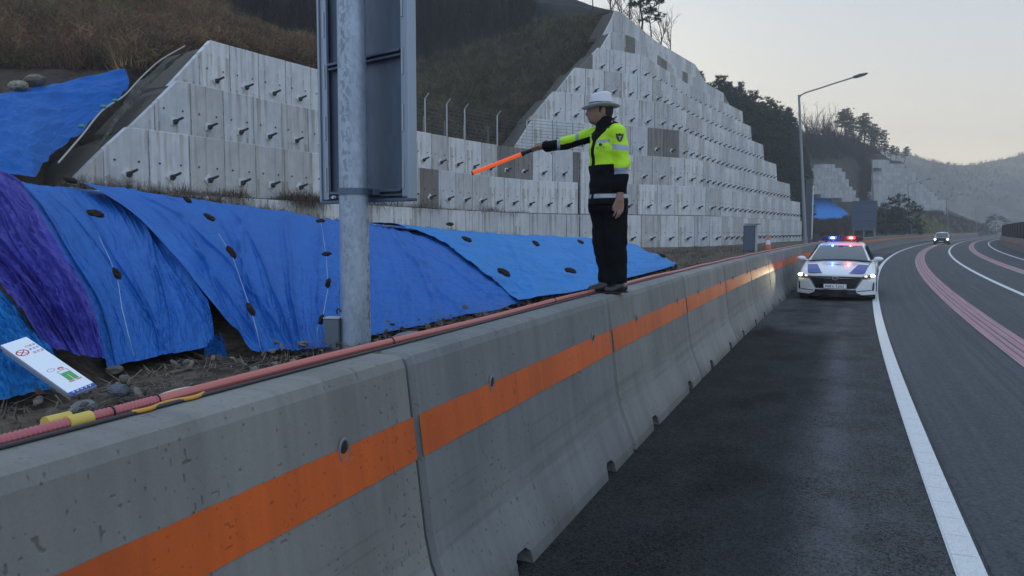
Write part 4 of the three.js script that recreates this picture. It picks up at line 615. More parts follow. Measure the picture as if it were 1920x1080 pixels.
// ------------------------------------------------------------------ conduit on the barrier tops
const sForPx = (px, n, y) => { let b = 0, e = 1e9; for (let s = -6; s < 40; s += .02) { const q = rd(s, n, y); if (q.z > -.4) continue; const d = Math.abs(pxOf(q)[0] - px); if (d < e) { e = d; b = s; } } return b; };
{
  const CN = -2.565, CY = TOP + .016, mPipe = std(.50, .15, .13, .5), mPipeRib = std(.46, .13, .14, .55);
  const o = thing('conduit_pipe', 'pink red conduit pipe lying along the tops of the concrete barriers', 'conduit');
  const pos = s => rd(s, CN + .012 * (f2(s * .7, 2, 3, 3) - .5) * 2, CY + .004 * Math.sin(s * 2.1));
  const pipe = (s0, s1, ns, rf, nr = 12) => grid(nr, ns, (u, v) => { const s = lerp(s0, s1, v), p = pos(s), a = rdAng(s), t = u * 6.2832, r = rf(s); return V(p.x + Math.cos(t) * r * Math.cos(a), p.y + Math.sin(t) * r, p.z + Math.cos(t) * r * Math.sin(a)); });
  const sA = sForPx(213, CN, CY), sB = sForPx(298, CN, CY);
  part('corrugated_pipe', pipe(-5.6, sB, 2600, s => .0150 + .0018 * Math.sin(s * 6.2832 / .0135), 10), mPipeRib, o);
  part('smooth_pipe', pipe(sB, 60, 900, () => .0162), mPipe, o);
  for (const px of [213, 298, 733, 1040]) { const s = sForPx(px, CN, CY), t = part('cable_tie', new THREE.TorusGeometry(.0185, .0026, 6, 18), M.black, o); t.position.copy(pos(s)); t.rotation.y = -rdAng(s); }
  const s1 = sForPx(150, CN, CY), mY = std(.62, .46, .09, .55), c = part('coupling', new THREE.CylinderGeometry(.021, .021, .07, 14).rotateX(Math.PI / 2), mY, o); c.position.copy(pos(s1)); c.rotation.y = -rdAng(s1);
  const c2 = part('coupling', new THREE.CylinderGeometry(.020, .020, .07, 12).rotateX(Math.PI / 2), mY, o), s2 = s1 - .03; c2.position.copy(rd(s2, CN - .045, CY)); c2.rotation.y = -rdAng(s2);
  const pts = []; for (let s = -5.6; s < 40; s += .12) pts.push(rd(s, CN + .034 + .012 * (n2(s * 1.3, 4) - .5), TOP + .007)); tag(part('cable', tube(pts, .0065, 900, 6), std(.045, .04, .042, .6), scene), 'thin dark cable lying beside the pink conduit on the barriers', 'cable');
  const q = []; const s3 = sForPx(228, CN, CY), s4 = sForPx(372, CN, CY); for (let i = 0; i <= 10; i++) { const s = lerp(s3, s4, i / 10); q.push(rd(s, CN + .032 + .01 * Math.sin(i), TOP + .009)); } tag(part('cable', tube(q, .007, 40, 6), std(.62, .30, .04, .5), scene), 'short orange yellow cable end under the conduit near the pale cap', 'cable');
  const s5 = sForPx(335, CN - .04, CY), cap5 = new THREE.SphereGeometry(1, 20, 10, 0, 6.2832, 0, Math.PI / 2).scale(.028, .022, .115); const w = tag(part('plastic_cover', cap5, std(.52, .50, .40, .5), scene), 'pale oval plastic cap lying behind the pink conduit', 'cover'); w.position.copy(rd(s5, CN - .045, TOP + .003)); w.rotation.y = -rdAng(s5) + .06;
}
// ------------------------------------------------------------------ sign on its galvanized pole
{
  const B = at(668, 668, 5.98), o = thing('roadside_sign', 'large dark sign seen from behind on a thick galvanized pole', 'road sign', [B.x, .72, B.z], -40 * Math.PI / 180);
  const R = .116, pole = part('pole', new THREE.CylinderGeometry(R * .86, R, 4.6, 40, 1, true).rotateY(2.2).translate(0, 2.3, 0), M.zinc, o);
  part('base_plate', [rbox(0, .02, 0, .42, .03, .42, .006), ...[[1, 1], [-1, 1], [1, -1], [-1, -1]].map(([a, b]) => new THREE.CylinderGeometry(.016, .016, .09, 8).translate(a * .17, .06, b * .17))], M.steel, o);
  const PW2 = 1.10, y0 = 1.265, y1 = 4.3, cx = -.10, zc = -R - .085;
  part('back_sheet', box(cx, (y0 + y1) / 2, zc - .035, PW2 - .05, y1 - y0 - .05, .012), M.signBack, o);
  for (const s of [-1, 1]) { const f = part('frame_rail', [rbox(cx + s * (PW2 / 2 - .012), (y0 + y1) / 2, zc, .024, y1 - y0, .085, .004), rbox(cx + s * (PW2 / 2 - .062), (y0 + y1) / 2, zc + .012, .075, y1 - y0 - .06, .03, .008)], M.signFrame, o); for (let y = y0 + .2; y < y1; y += .42) part('edge_clip', rbox(cx + s * (PW2 / 2 - .075), y, zc + .03, .016, .2, .012, .003), M.steel, f); }
  for (const y of [y0 + .012, y1 - .012]) part('frame_rail', rbox(cx, y, zc, PW2, .024, .085, .004), M.signBack, o);
  for (const y of [y0 + .085, y0 + 1.13, y0 + 2.2]) part('cross_rail', [rbox(cx, y, zc + .008, PW2 - .22, .022, .05, .005), rbox(cx, y - .035, zc + .002, PW2 - .22, .016, .04, .004)], M.signBack, o);
  for (const y of [y0 + .075, y0 + 2.2]) part('clamp', [new THREE.CylinderGeometry(R * .95 + .01, R * .95 + .01, .05, 30, 1, true).translate(0, y, 0), rbox(0, y, -R - .03, .2, .05, .07, .004)], M.signBack, o);
  for (const [x, y] of [[-.36, y0 + .05], [-.26, y0 + .1]]) part('bolt', new THREE.CylinderGeometry(.014, .014, .03, 8).rotateX(Math.PI / 2).translate(cx + x, y, zc + .04), M.plate, o);
  const bx = part('control_box', rbox(0, .165, 0, .118, .40, .10, .008).rotateY(.55).translate(-.10, 0, .135), std(.15, .17, .2, .45, { metalness: .3 }), o); part('lid', rbox(0, .372, 0, .13, .012, .112, .003).rotateY(.55).translate(-.10, 0, .135), M.steel, bx); part('cable_loop', new THREE.TorusGeometry(.022, .006, 6, 16, 4).translate(-.055, .42, .12), M.black, o);
}
// ------------------------------------------------------------------ street lamps
function streetLamp(label, top, base, arm, rise2, s) {
  const h = top.y - base.y, o = thing('street_lamp', label, 'street lamp', [base.x, base.y, base.z], 0, 'street lamps along the bend'), t = top.clone().sub(base), a = rdAng(s), dir = V(Math.cos(a), 0, Math.sin(a));
  part('pole', rod(V(0, 0, 0), t, .105, .065, 12), M.lampPole, o); part('base_collar', rod(V(0, 0, 0), t.clone().multiplyScalar(.09), .135, .125, 10), M.lampPole, o);
  const e = t.clone().addScaledVector(dir, arm).add(V(0, rise2, 0)); part('arm', tube([t.clone().add(V(0, -.25, 0)), t.clone().add(V(0, -.02, 0)).addScaledVector(dir, .12), t.clone().lerp(e, .4), e], .042, 24, 8), M.lampPole, o);
  const hd = part('lamp_head', extr([[0, -.05], [.05, -.09], [.66, -.10], [.78, -.06], [.76, -.03], [.4, .04], [.02, .035]], .22, .02).translate(0, 0, -.11), std(.12, .13, .14, .5), o); hd.position.copy(e).addScaledVector(dir, -.12); hd.rotation.y = -a; hd.rotateZ(Math.atan2(rise2, arm)); part('lens', box(.4, -.118, 0, .5, .012, .18), std(.5, .5, .45, .3), hd);
  return o;
}
[[1498, 178, 46, 1511, 470, 'tall grey street lamp standing at the end of the stepped wall', 40], [1702, 346, 136, 1710, 446, 'second street lamp, standing by the grassy bank', 138], [1774, 371, 190, 1779, 443, 'third street lamp, right behind the oncoming car', 196], [1829, 389, 265, 1832, 441, 'small fourth street lamp before the hazy mountain', 276], [1869, 401, 362, 1871, 439, 'tiny fifth street lamp at the far end of the bend', 380]].forEach(([tx, ty, d, bx, by, l, s]) => streetLamp(l, at(tx, ty, d), at(bx, by, d), 3.0, .78, s));
{ const d = 90, o = thing('mast', 'plain thin grey mast beside the dark far sign board', 'mast', at(1640, 447, d).toArray()); part('pole', rod(V(0, 0, 0), at(1635, 300, d).sub(at(1640, 447, d)), .12, .08, 10), M.lampPole, o); part('cap', new THREE.SphereGeometry(.1, 10, 6).translate(...at(1635, 300, d).sub(at(1640, 447, d)).toArray()), M.lampPole, o); }
{ // far sign boards seen from behind
  const d = 84, p = at(1619, 446, d), o = thing('roadside_sign', 'dark blue back of a far sign board beside the mast', 'road sign', [p.x, .7, p.z], -.35);
  const w = 2.5, y0 = 1.1, h = 3.2; part('back_sheet', rbox(0, y0 + h / 2, 0, w, h, .06, .02), std(.075, .11, .16, .6), o); for (const y of [.02, .36, .68, .98]) part('cross_rail', box(0, y0 + h * y, .06, w, .07, .06), M.signBack, o); for (const x of [-.4, 0, .42]) part('leg', rod(V(x * w, -.1, .05), V(x * w, y0 + .3, .05), .05, .05, 8), M.lampPole, o);
  const q = at(1514, 452, 62), g = thing('gantry_post', 'dark upright post of a gantry behind the foot of the tall lamp', 'post', [q.x, .6, q.z], -.4); part('column', rbox(0, 2.6, 0, .42, 5.2, .3, .03), std(.07, .085, .11, .6), g); part('base', rbox(0, .25, 0, .7, .5, .6, .03), std(.09, .1, .12, .7), g);
  const q2 = at(1522, 452, 66), g2 = thing('marker_post', 'thin pale post right of the dark gantry post', 'post', [q2.x, .6, q2.z]); part('pole', rod(V(0, 0, 0), V(0, 5, 0), .06, .05, 8), M.plate, g2); part('foot_box', rbox(.3, .45, 0, .5, .9, .4, .03), std(.05, .06, .075, .6), g2);
}
{ // fence on the low wall
  const o = thing('security_fence', 'wire fence with bent topped posts on the low wall', 'fence'), L = tierLine(2), y = LEVEL[3] + .1;
  const spots = [[778, 1.9], [814, 1.9], [854, 1.9], [887, 1.85], [947, 1.85], [1002, 1.8], [1053, 1.8], [1108, 1.8]], tops = [];
  for (const [px, h] of spots) { const p = onLine(L, sAtPxFast(L, px)); p.add(V(-.5, 0, -.35)); p.y = y + rise(p) - .05; const t = p.clone().add(V(0, h, 0)), e = t.clone().add(V(.24, .3, .1)); part('post', [rod(p, t, .042, .042, 8), rod(t, e, .03, .03, 6)], std(.50, .52, .54, .5), o); tops.push([p, h]); }
  for (let i = 0; i < tops.length - 1; i++) for (let k = 0; k < 9; k++) { const a = tops[i][0].clone().add(V(0, .15 + k * .215, 0)), b = tops[i + 1][0].clone().add(V(0, .15 + k * .215, 0)); part('wire', rod(a, b, .013, .013, 4), std(.08, .09, .1, .5), o); }
  const o2 = thing('stake_fence', 'row of short thin stakes on the slope behind the wire fence', 'fence'); for (const [px, py, h] of [[794, 258, 1.55], [834, 262, 1.45], [869, 268, 1.4], [915, 274, 1.6], [976, 277, 1.6]]) { const p = at(px, py + 8, interp([[790, 47], [980, 55]], px, 1)); part('stake', rod(p, p.clone().add(V(0, h, 0)), .035, .03, 6), std(.26, .27, .27, .6), o2); }
}
{ // things by the wall foot and the barrier
  const p = onLevel(1408, 474, .86), o = thing('control_cabinet', 'grey roadside control cabinet with a pale post behind the barrier', 'cabinet', [p.x, .84, p.z], -.5);
  part('body', rbox(-.06, .58, 0, .46, 1.14, .34, .015), std(.07, .09, .115, .5, { metalness: .3 }), o); part('door', rbox(-.06, .6, .175, .38, 1.0, .02, .006), std(.085, .11, .145, .5), o); part('post', rbox(.21, .62, .06, .09, 1.26, .1, .01), std(.42, .44, .46, .6), o); part('cap', rbox(.05, 1.2, 0, .62, .05, .4, .01), std(.2, .22, .25, .5), o); part('yellow_label', rbox(-.33, .6, .06, .06, .22, .2, .01), std(.3, .32, .08, .6), o);
  const q = onLevel(1440, 470, .84), c = thing('traffic_cone', 'orange traffic cone with a white collar behind the barrier', 'traffic cone', [q.x, .84, q.z]);
  part('cone', new THREE.LatheGeometry([[.17, .03], [.16, .05], [.035, .70], [.0, .71]].map(a => new THREE.Vector2(...a)), 20), std(.62, .14, .04, .5), c); part('base', rbox(0, .02, 0, .38, .04, .38, .01), M.rubber, c); part('collar', new THREE.LatheGeometry([[.115, .29], [.075, .50]].map(a => new THREE.Vector2(a[0] + .004, a[1])), 20), std(.7, .7, .68, .5), c);
  [[1057, 'leftmost pale hoop at the wall foot'], [1073, 'second pale hoop at the wall foot'], [1090, 'third pale hoop at the wall foot, next to the officer leg'], [1104, 'pale hoop at the wall foot mostly behind the officer leg']].forEach(([px, l], i) => { const b = at(px, 456, 44 + i * .4), t = thing('pipe_hoop', l, 'hoop', [b.x, b.y - .1, b.z], .2); part('ring', new THREE.TorusGeometry(.31, .045, 8, 28, Math.PI).scale(1, 1.35, 1), std(.50, .50, .44, .6), t); part('inner_ring', new THREE.TorusGeometry(.22, .03, 8, 24, Math.PI).scale(1, 1.35, 1).translate(0, 0, -.15), std(.34, .33, .28, .6), t); });
  const hp = [[985, 451], [1005, 448], [1025, 447], [1046, 446]].map(([x, y]) => at(x, y, 44)); tag(part('pipe', tube(hp, .09, 30, 8), std(.28, .34, .30, .6), scene), 'pale green pipe lying along the wall foot beside the hoops', 'pipe');
}
// ------------------------------------------------------------------ the officer
{
  const O = V(.817, TOP + .002, -6.56), J = (px, py, dz = 0) => { const p = at(px, py, 6.56 - dz).sub(O); return [p.x, p.y, p.z]; };
  const who = thing('person', 'person in yellow and black police jacket and white hat standing on the barrier', 'person', O.toArray());
  const FA = 25 * Math.PI / 180, F = [-Math.cos(FA), Math.sin(FA)], Lf = [Math.sin(FA), Math.cos(FA)];      // facing and left, in x and z
  const rs = J(1117, 251, -.15), re = J(1066, 267, -.24), rw = J(1026, 275, -.34), rh = J(1013, 275, -.38);
  const ls = J(1157, 247, .14), le = J(1168, 304, .18), lw = J(1164, 354, .19), lh = J(1162, 372, .19);
  const hipR = [-.065, .80, -.06], kneeR = [-.04, .43, -.06], ankR = [-.005, .08, -.035], hipL = [.055, .80, .06], kneeL = [.062, .43, .045], ankL = [.088, .08, .025];
  const mSkin = std(.30, .175, .125, .6), mDark = phys(.007, .0072, .009, .8, { specularIntensity: .25 }), mTrouser = phys(.008, .0083, .0105, .9, { specularIntensity: .2, bumpMap: rep(T.fine, 4, 4), bumpScale: .003 }), mHi = std(.50, .86, .012, .6), mRefl = std(.34, .39, .43, .35, { metalness: .2 });
  // skin: one body from head to hands
  const headC = [-.078, 1.535, -.002];
  const head = p => { let d = ell(p, headC, [.098, .112, .076]); d = smin(d, cap(p, [-.095, 1.485, 0], [-.138, 1.452, 0], .056, .036), .04); d = smin(d, cap(p, [-.15, 1.50, 0], [-.155, 1.545, 0], .035, .03), .03); d = smin(d, cap(p, [-.172, 1.525, 0], [-.193, 1.497, 0], .007, .012), .012); d = smin(d, cap(p, [-.170, 1.468, -.015], [-.170, 1.468, .015], .009, .009), .012); d = smin(d, cap(p, [-.168, 1.545, -.035], [-.168, 1.545, .035], .01, .01), .015); d = smin(d, ell(p, [-.062, 1.515, .078], [.018, .033, .010]), .008); d = smin(d, ell(p, [-.062, 1.515, -.078], [.018, .033, .010]), .008); return smin(d, cap(p, [-.035, 1.36, 0], [-.062, 1.47, 0], .058, .055), .04); };
  const finger = (p, a, b, c, r) => Math.min(cap(p, a, b, r, r * .92), cap(p, b, c, r * .92, r * .78));
  const handL = p => { const [x, y, z] = lh; let d = ell(p, [x - .004, y - .045, z], [.040, .052, .018]); d = smin(d, cap(p, lw, [x, y - .01, z], .028, .026), .02); [[-.030, -.09, .001], [-.011, -.098, .004], [.009, -.094, .003], [.027, -.082, 0]].forEach(([a, b, c], i) => { const l = [.052, .06, .055, .044][i]; d = smin(d, finger(p, [x + a, y + b + .012, z + c], [x + a - .006, y + b - l * .5, z + c + .006], [x + a - .018, y + b - l, z + c - .004], .0088), .006); }); return smin(d, finger(p, [x - .03, y - .035, z + .004], [x - .052, y - .066, z + .008], [x - .053, y - .095, z + .006], .0098), .01); };
  const bA = J(1008, 277, -.39), bB = J(885, 325, -.50), ax = [bB[0] - bA[0], bB[1] - bA[1], bB[2] - bA[2]], al = Math.hypot(...ax), ad = ax.map(v => v / al), on = t => [0, 1, 2].map(k => bA[k] + ad[k] * t);
  const handR = p => { let d = smin(cap(p, rw, [bA[0] + .02, bA[1] + .012, bA[2]], .027, .026), ell(p, [bA[0] + .012, bA[1] + .012, bA[2]], [.042, .030, .028]), .02); for (let i = 0; i < 4; i++) { const c = on(-.018 + i * .020), up = [c[0] + .012, c[1] + .026, c[2] + .004], mid = [c[0] - .012, c[1] + .006, c[2] + .030], low = [c[0] + .004, c[1] - .022, c[2] + .014]; d = smin(d, finger(p, up, mid, low, .0092), .005); } const c = on(.055); return smin(d, finger(p, on(-.01).map((v, k) => v + [0, .02, -.022][k]), on(.03).map((v, k) => v + [0, .02, -.016][k]), [c[0], c[1] + .018, c[2] - .006], .0098), .008); };
  const inner = p => { let d = cap(p, [-.01, .85, 0], [-.012, 1.30, 0], .10, .11); for (const [a, b, r0, r1] of [[hipR, kneeR, .07, .05], [kneeR, ankR, .05, .035], [hipL, kneeL, .07, .05], [kneeL, ankL, .05, .035], [rs, re, .045, .038], [re, rw, .038, .027], [ls, le, .045, .038], [le, lw, .038, .027]]) d = smin(d, cap(p, a, b, r0, r1), .03); return smin(d, cap(p, [-.015, 1.28, 0], [-.035, 1.40, 0], .07, .055), .05); };
  const bodyGeo = merge([iso(inner, [-.60, .03, -.45], [.24, 1.42, .3], .012), iso(head, [-.22, 1.37, -.11], [.05, 1.67, .11], .0042), iso(handL, [lh[0] - .09, lh[1] - .19, lh[2] - .06], [lh[0] + .07, lh[1] + .05, lh[2] + .06], .0035), iso(handR, [bA[0] - .12, bA[1] - .09, bA[2] - .08], [bA[0] + .12, bA[1] + .08, bA[2] + .09], .0035)]);
  part('body', bodyGeo, mSkin, who);
  for (const s of [-1, 1]) part('eye', new THREE.SphereGeometry(.0095, 10, 8).translate(-.164, 1.523, s * .032), mDark, who);
  part('hair', iso(p => Math.max(ell(p, [-.066, 1.535, -.002], [.098, 1.12 * .1, .083]), -(p[0] + .098 - Math.max(0, (p[1] - 1.56)) * 1.4) , -(p[1] - 1.445 - (.02 - p[0]) * .25), -ell(p, [-.062, 1.513, .085], [.022, .036, .02])), [-.2, 1.42, -.1], [.05, 1.67, .1], .005), std(.012, .011, .010, .7), who);
  // jacket: one soft shell, its coloured panels cut out of it
  const tors = p => {
    const y = p[1], cx = lerp(-.012, -.008, y), f = (p[0] - cx) * F[0] + p[2] * F[1], l = (p[0] - cx) * Lf[0] + p[2] * Lf[1];
    const af = interp([[.74, .158], [.9, .148], [1.05, .150], [1.22, .152], [1.32, .128], [1.40, .085], [1.47, .07]], y, 1), alw = interp([[.74, .182], [.9, .176], [1.1, .186], [1.28, .19], [1.345, .165], [1.40, .10], [1.47, .075]], y, 1);
    const q = Math.hypot(f / af, l / alw), d = (q - 1) * Math.min(af, alw); return Math.max(d, .742 - y, y - 1.43);
  };
  const armL = p => Math.min(cap(p, ls, le, .072, .062), cap(p, le, [lw[0], lw[1] + .01, lw[2]], .062, .050)), armR = p => Math.min(cap(p, rs, re, .068, .056), cap(p, re, rw, .056, .044));
  const collar = p => { const d = cap(p, [-.025, 1.36, 0], [-.055, 1.462, 0], .085, .074); return Math.max(d, p[1] - 1.472 + (p[0] + .06) * .12); };
  const fold = p => .007 * (f2(p[0] * 11 + 3, p[1] * 14 + p[2] * 9, 77, 3) - .5) * 2 + .004 * Math.sin(p[1] * 42 + 9 * n2(p[0] * 6, p[2] * 6 + p[1] * 3, 8));
  const jacketF = p => { const arms = Math.min(armL(p), armR(p)); return smin(smin(tors(p), arms, .035), collar(p), .03) + fold(p); };
  const jg = iso(jacketF, [-.56, .72, -.44], [.26, 1.50, .32], .0075);
  { const P = jg.attributes.position, N = jg.attributes.normal, I = jg.index.array, bins = { jacket: [], hi_vis_panel: [], reflective_strip: [] };
    for (let i = 0; i < I.length; i += 3) {
      const c = [0, 1, 2].map(k => (P.getComponent(I[i], k) + P.getComponent(I[i + 1], k) + P.getComponent(I[i + 2], k)) / 3), [x, y, z] = c, dl = armL(c), dr = armR(c), dt = Math.min(tors(c), collar(c)); let k = 'jacket';
      const f = (x + .01) * F[0] + z * F[1], l = (x + .01) * Lf[0] + z * Lf[1];
      if (dl < dt && dl < dr) { k = y > 1.035 ? 'hi_vis_panel' : y > .985 ? 'reflective_strip' : 'jacket'; if (y > 1.175 - (x - .07) * .1 && y < 1.222 - (x - .07) * .1) k = 'reflective_strip'; if (y > 1.36 && l < .135) k = 'jacket'; }
      else if (dr < dt) { const t = clamp((x - rs[0]) / (rw[0] - rs[0])), ay = x > re[0] ? lerp(rs[1], re[1], (x - rs[0]) / (re[0] - rs[0])) : lerp(re[1], rw[1], (x - re[0]) / (rw[0] - re[0])); k = t > .80 ? 'jacket' : t > .735 ? 'reflective_strip' : y > ay - .012 ? 'hi_vis_panel' : 'jacket'; if (t > .36 && t < .43 && k === 'hi_vis_panel') k = 'reflective_strip'; }
      else { if (y > 1.068 && y < 1.335 - Math.max(0, .10 - Math.abs(l)) * .9) k = 'hi_vis_panel'; if (k === 'hi_vis_panel' && f > 0 && Math.abs(l) < .028) k = 'jacket'; if (f > -.06 && y > 1.245 && y < 1.272 && l > .03 && l < .16 && k === 'hi_vis_panel') k = 'reflective_strip'; if (y > .795 && y < .828 && Math.abs(l) > .02) k = 'reflective_strip'; if (y > 1.30 && l > .11 && y < 1.40) k = 'hi_vis_panel'; }
      bins[k].push(I[i], I[i + 1], I[i + 2]);
    }
    for (const [k, list] of Object.entries(bins)) { const g = new THREE.BufferGeometry(), pp = [], nn = []; for (const i of list) { pp.push(P.getX(i), P.getY(i), P.getZ(i)); nn.push(N.getX(i), N.getY(i), N.getZ(i)); } g.setAttribute('position', new THREE.Float32BufferAttribute(pp, 3)); g.setAttribute('normal', new THREE.Float32BufferAttribute(nn, 3)); part(k, g, k === 'jacket' ? mDark : k === 'hi_vis_panel' ? mHi : mRefl, who); }
  }
  // trousers
  const hips = p => { const y = p[1], f = (p[0] + .008) * F[0] + p[2] * F[1], l = (p[0] + .008) * Lf[0] + p[2] * Lf[1]; return Math.max((Math.hypot(f / .135, l / .165) - 1) * .135, .70 - y, y - .90); };
  const tf = p => { let d = hips(p); d = smin(d, Math.min(cap(p, [-.05, .74, -.05], kneeR, .108, .085), cap(p, [.045, .74, .05], kneeL, .108, .088)), .05); d = smin(d, Math.min(cap(p, kneeR, [ankR[0], .10, ankR[2]], .085, .068), cap(p, kneeL, [ankL[0], .10, ankL[2]], .088, .070)), .02); d = Math.max(d, .085 - p[1]); return d + .013 * (f2(p[0] * 9, p[1] * 11 + p[2] * 5, 5, 3) - .5) * 2 + .004 * Math.sin(p[1] * 30 + 6 * n2(p[0] * 8, p[2] * 8, 3)) * sstep(.5, .1, p[1]); };
  part('trousers', iso(tf, [-.24, .06, -.24], [.24, .93, .24], .010), mTrouser, who);
  // shoes point the way the officer faces
  const shoe = (a, turn, mat) => { const d = [-Math.cos(turn), Math.sin(turn)], q = t => [a[0] + d[0] * t, 0, a[2] + d[1] * t]; const f = p => { let v = cap(p, [q(-.055)[0], .045, q(-.055)[2]], [q(.02)[0], .05, q(.02)[2]], .043, .048); v = smin(v, cap(p, [q(.02)[0], .045, q(.02)[2]], [q(.13)[0], .028, q(.13)[2]], .046, .036), .03); v = smin(v, cap(p, [a[0], .06, a[2]], [a[0], .10, a[2]], .045, .042), .03); return Math.max(v, .001 - p[1]); }; const s = part('shoe', iso(f, [a[0] - .22, -.006, a[2] - .14], [a[0] + .13, .13, a[2] + .14], .0055), mat, who); const r = .052; part('sole', iso(p => Math.max(Math.min(cap(p, [q(-.055)[0], .006, q(-.055)[2]], [q(.02)[0], .006, q(.02)[2]], .047, .05), cap(p, [q(.02)[0], .006, q(.02)[2]], [q(.13)[0], .006, q(.13)[2]], .05, .041)), p[1] - .014, .0005 - p[1]), [a[0] - .22, -.006, a[2] - .14], [a[0] + .13, .03, a[2] + .14], .0055), M.rubber, s); };
  const mShoe = phys(.006, .006, .007, .35, { clearcoat: .15, clearcoatRoughness: .3 }); shoe([ankR[0] - .005, 0, ankR[2]], .25, mShoe); shoe([ankL[0] - .002, 0, ankL[2]], .75, mShoe);
  // hat
  const hx = -.074, hy = 1.555, mHat = std(.66, .66, .70, .75, { side: THREE.DoubleSide });
  const hatG = new THREE.Group(); hatG.name = 'hat'; who.add(hatG); hatG.position.set(hx, hy, 0); hatG.rotation.z = .015;
  const crown = new THREE.LatheGeometry([[.098, -.004], [.097, .03], [.093, .07], [.088, .100], [.080, .118], [.062, .126], [.03, .121], [0, .116]].map(a => new THREE.Vector2(...a)), 44); { const p = crown.attributes.position; for (let i = 0; i < p.count; i++) { const x = p.getX(i), y = p.getY(i), z = p.getZ(i), pinch = sstep(.05, .12, y) * sstep(.02, -.08, x); p.setXYZ(i, x * 1.0, y - .012 * sstep(.09, .126, y) * sstep(.06, -.09, x) * 1.2, z * .88 * (1 - .3 * pinch)); } crown.computeVertexNormals(); }
  part('crown', crown, mHat, hatG);
  const brim = new THREE.LatheGeometry([[.094, .002], [.12, -.002], [.145, .0], [.160, .006], [.163, .009], [.160, .003], [.145, -.004], [.12, -.006], [.094, -.003]].map(a => new THREE.Vector2(...a)), 56); { const p = brim.attributes.position; for (let i = 0; i < p.count; i++) { const x = p.getX(i), z = p.getZ(i); p.setXYZ(i, x, p.getY(i) - .014 * Math.max(0, -x / .16) + .012 * Math.pow(z / .16, 2), z * .92); } brim.computeVertexNormals(); }
  part('brim', brim, mHat, hatG);
  part('hat_band', [new THREE.CylinderGeometry(.0985, .0995, .012, 44, 1, true).scale(1, 1, .885).translate(0, .018, 0), new THREE.CylinderGeometry(.0975, .0985, .009, 44, 1, true).scale(1, 1, .885).translate(0, .033, 0)], std(.02, .025, .06, .6, { side: THREE.DoubleSide }), hatG);
  // badges and small fittings on the jacket
  const surfZ = (x, y, lo = .6) => { for (let z = lo; z > -.3; z -= .002) if (jacketF([x, y, z]) < 0) return z; return 0; };
  const conform = (g, x, y, off) => { const p = g.attributes.position; for (let i = 0; i < p.count; i++) { const a = p.getX(i) + x, b = p.getY(i) + y; p.setXYZ(i, a, b, surfZ(a, b) + off + p.getZ(i)); } g.computeVertexNormals(); return g; };
  const fillG = (pts, n = 14) => { const s = new THREE.Shape(pts.map(q => new THREE.Vector2(...q))); return new THREE.ShapeGeometry(s, n); };
  const shieldPts = k => { const o = []; for (let i = 0; i <= 10; i++) { const t = -1 + i * .2; o.push([t * .034 * k, (.030 + .004 * Math.cos(t * 6)) * k]); } for (let i = 0; i <= 10; i++) { const t = 1 - i * .2; o.push([t * .034 * k * (1 - .1 * Math.abs(t)), (-.036 + .045 * Math.pow(Math.abs(t), 1.8)) * k]); } return o; };
  const bx = J(1161.5, 258, .2)[0], by = J(1161.5, 258, .2)[1];
  const bd = part('badge', conform(fillG(shieldPts(1)), bx, by, .005), std(.012, .014, .02, .5, { side: THREE.DoubleSide }), who);
  part('emblem', [conform(fillG([[-.022, .014], [-.006, .008], [0, .014], [.006, .008], [.022, .014], [.008, -.002], [.004, -.010], [-.004, -.010], [-.008, -.002]]), bx, by, .009), conform(new THREE.CircleGeometry(.007, 10).translate(0, -.017, 0), bx, by, .009)], std(.30, .30, .26, .4, { metalness: .4, side: THREE.DoubleSide }), bd);
  const nx = J(1125, 272, .1)[0], ny = J(1125, 272, .1)[1];
  const np = part('name_patch', conform(fillG([[-.032, -.030], [.028, -.030], [.030, .026], [-.028, .026]]), nx, ny, .005), std(.16, .19, .27, .5, { side: THREE.DoubleSide }), who);
  part('emblem', conform(new THREE.CircleGeometry(.013, 12), nx - .002, ny, .009), std(.02, .02, .06, .5, { side: THREE.DoubleSide }), np);
  part('epaulette', [rod(V(-.025, 1.405, .075), V(.015, 1.425, .09), .008, .008, 6)], std(.6, .58, .5, .5), who);
  // the light baton in the right hand
  const bt = thing('light_baton', 'glowing orange red traffic baton held low in the outstretched hand', 'traffic baton', O.toArray());
  const v3 = t => V(...on(t));
  part('handle', [rod(v3(-.10), v3(.15), .017, .016, 12), rod(v3(.13), v3(.155), .021, .021, 12)], M.black, bt);
  part('light_tube', rod(v3(.155), v3(al - .012), .017, .017, 14), new THREE.MeshStandardMaterial({ color: col(.75, .10, .03), roughness: .3, emissive: col(1, .13, .03), emissiveIntensity: .42 }), bt);
  part('end_cap', rod(v3(al - .012), v3(al), .022, .019, 14), std(.12, .02, .015, .5), bt);
  const wl = []; for (let i = 0; i < 9; i++) wl.push(v3(-.10).add(V(.004 * i, -.012 * i, .005 * Math.sin(i)))); part('wrist_strap', tube(wl, .004, 16, 5), M.black, bt);
}
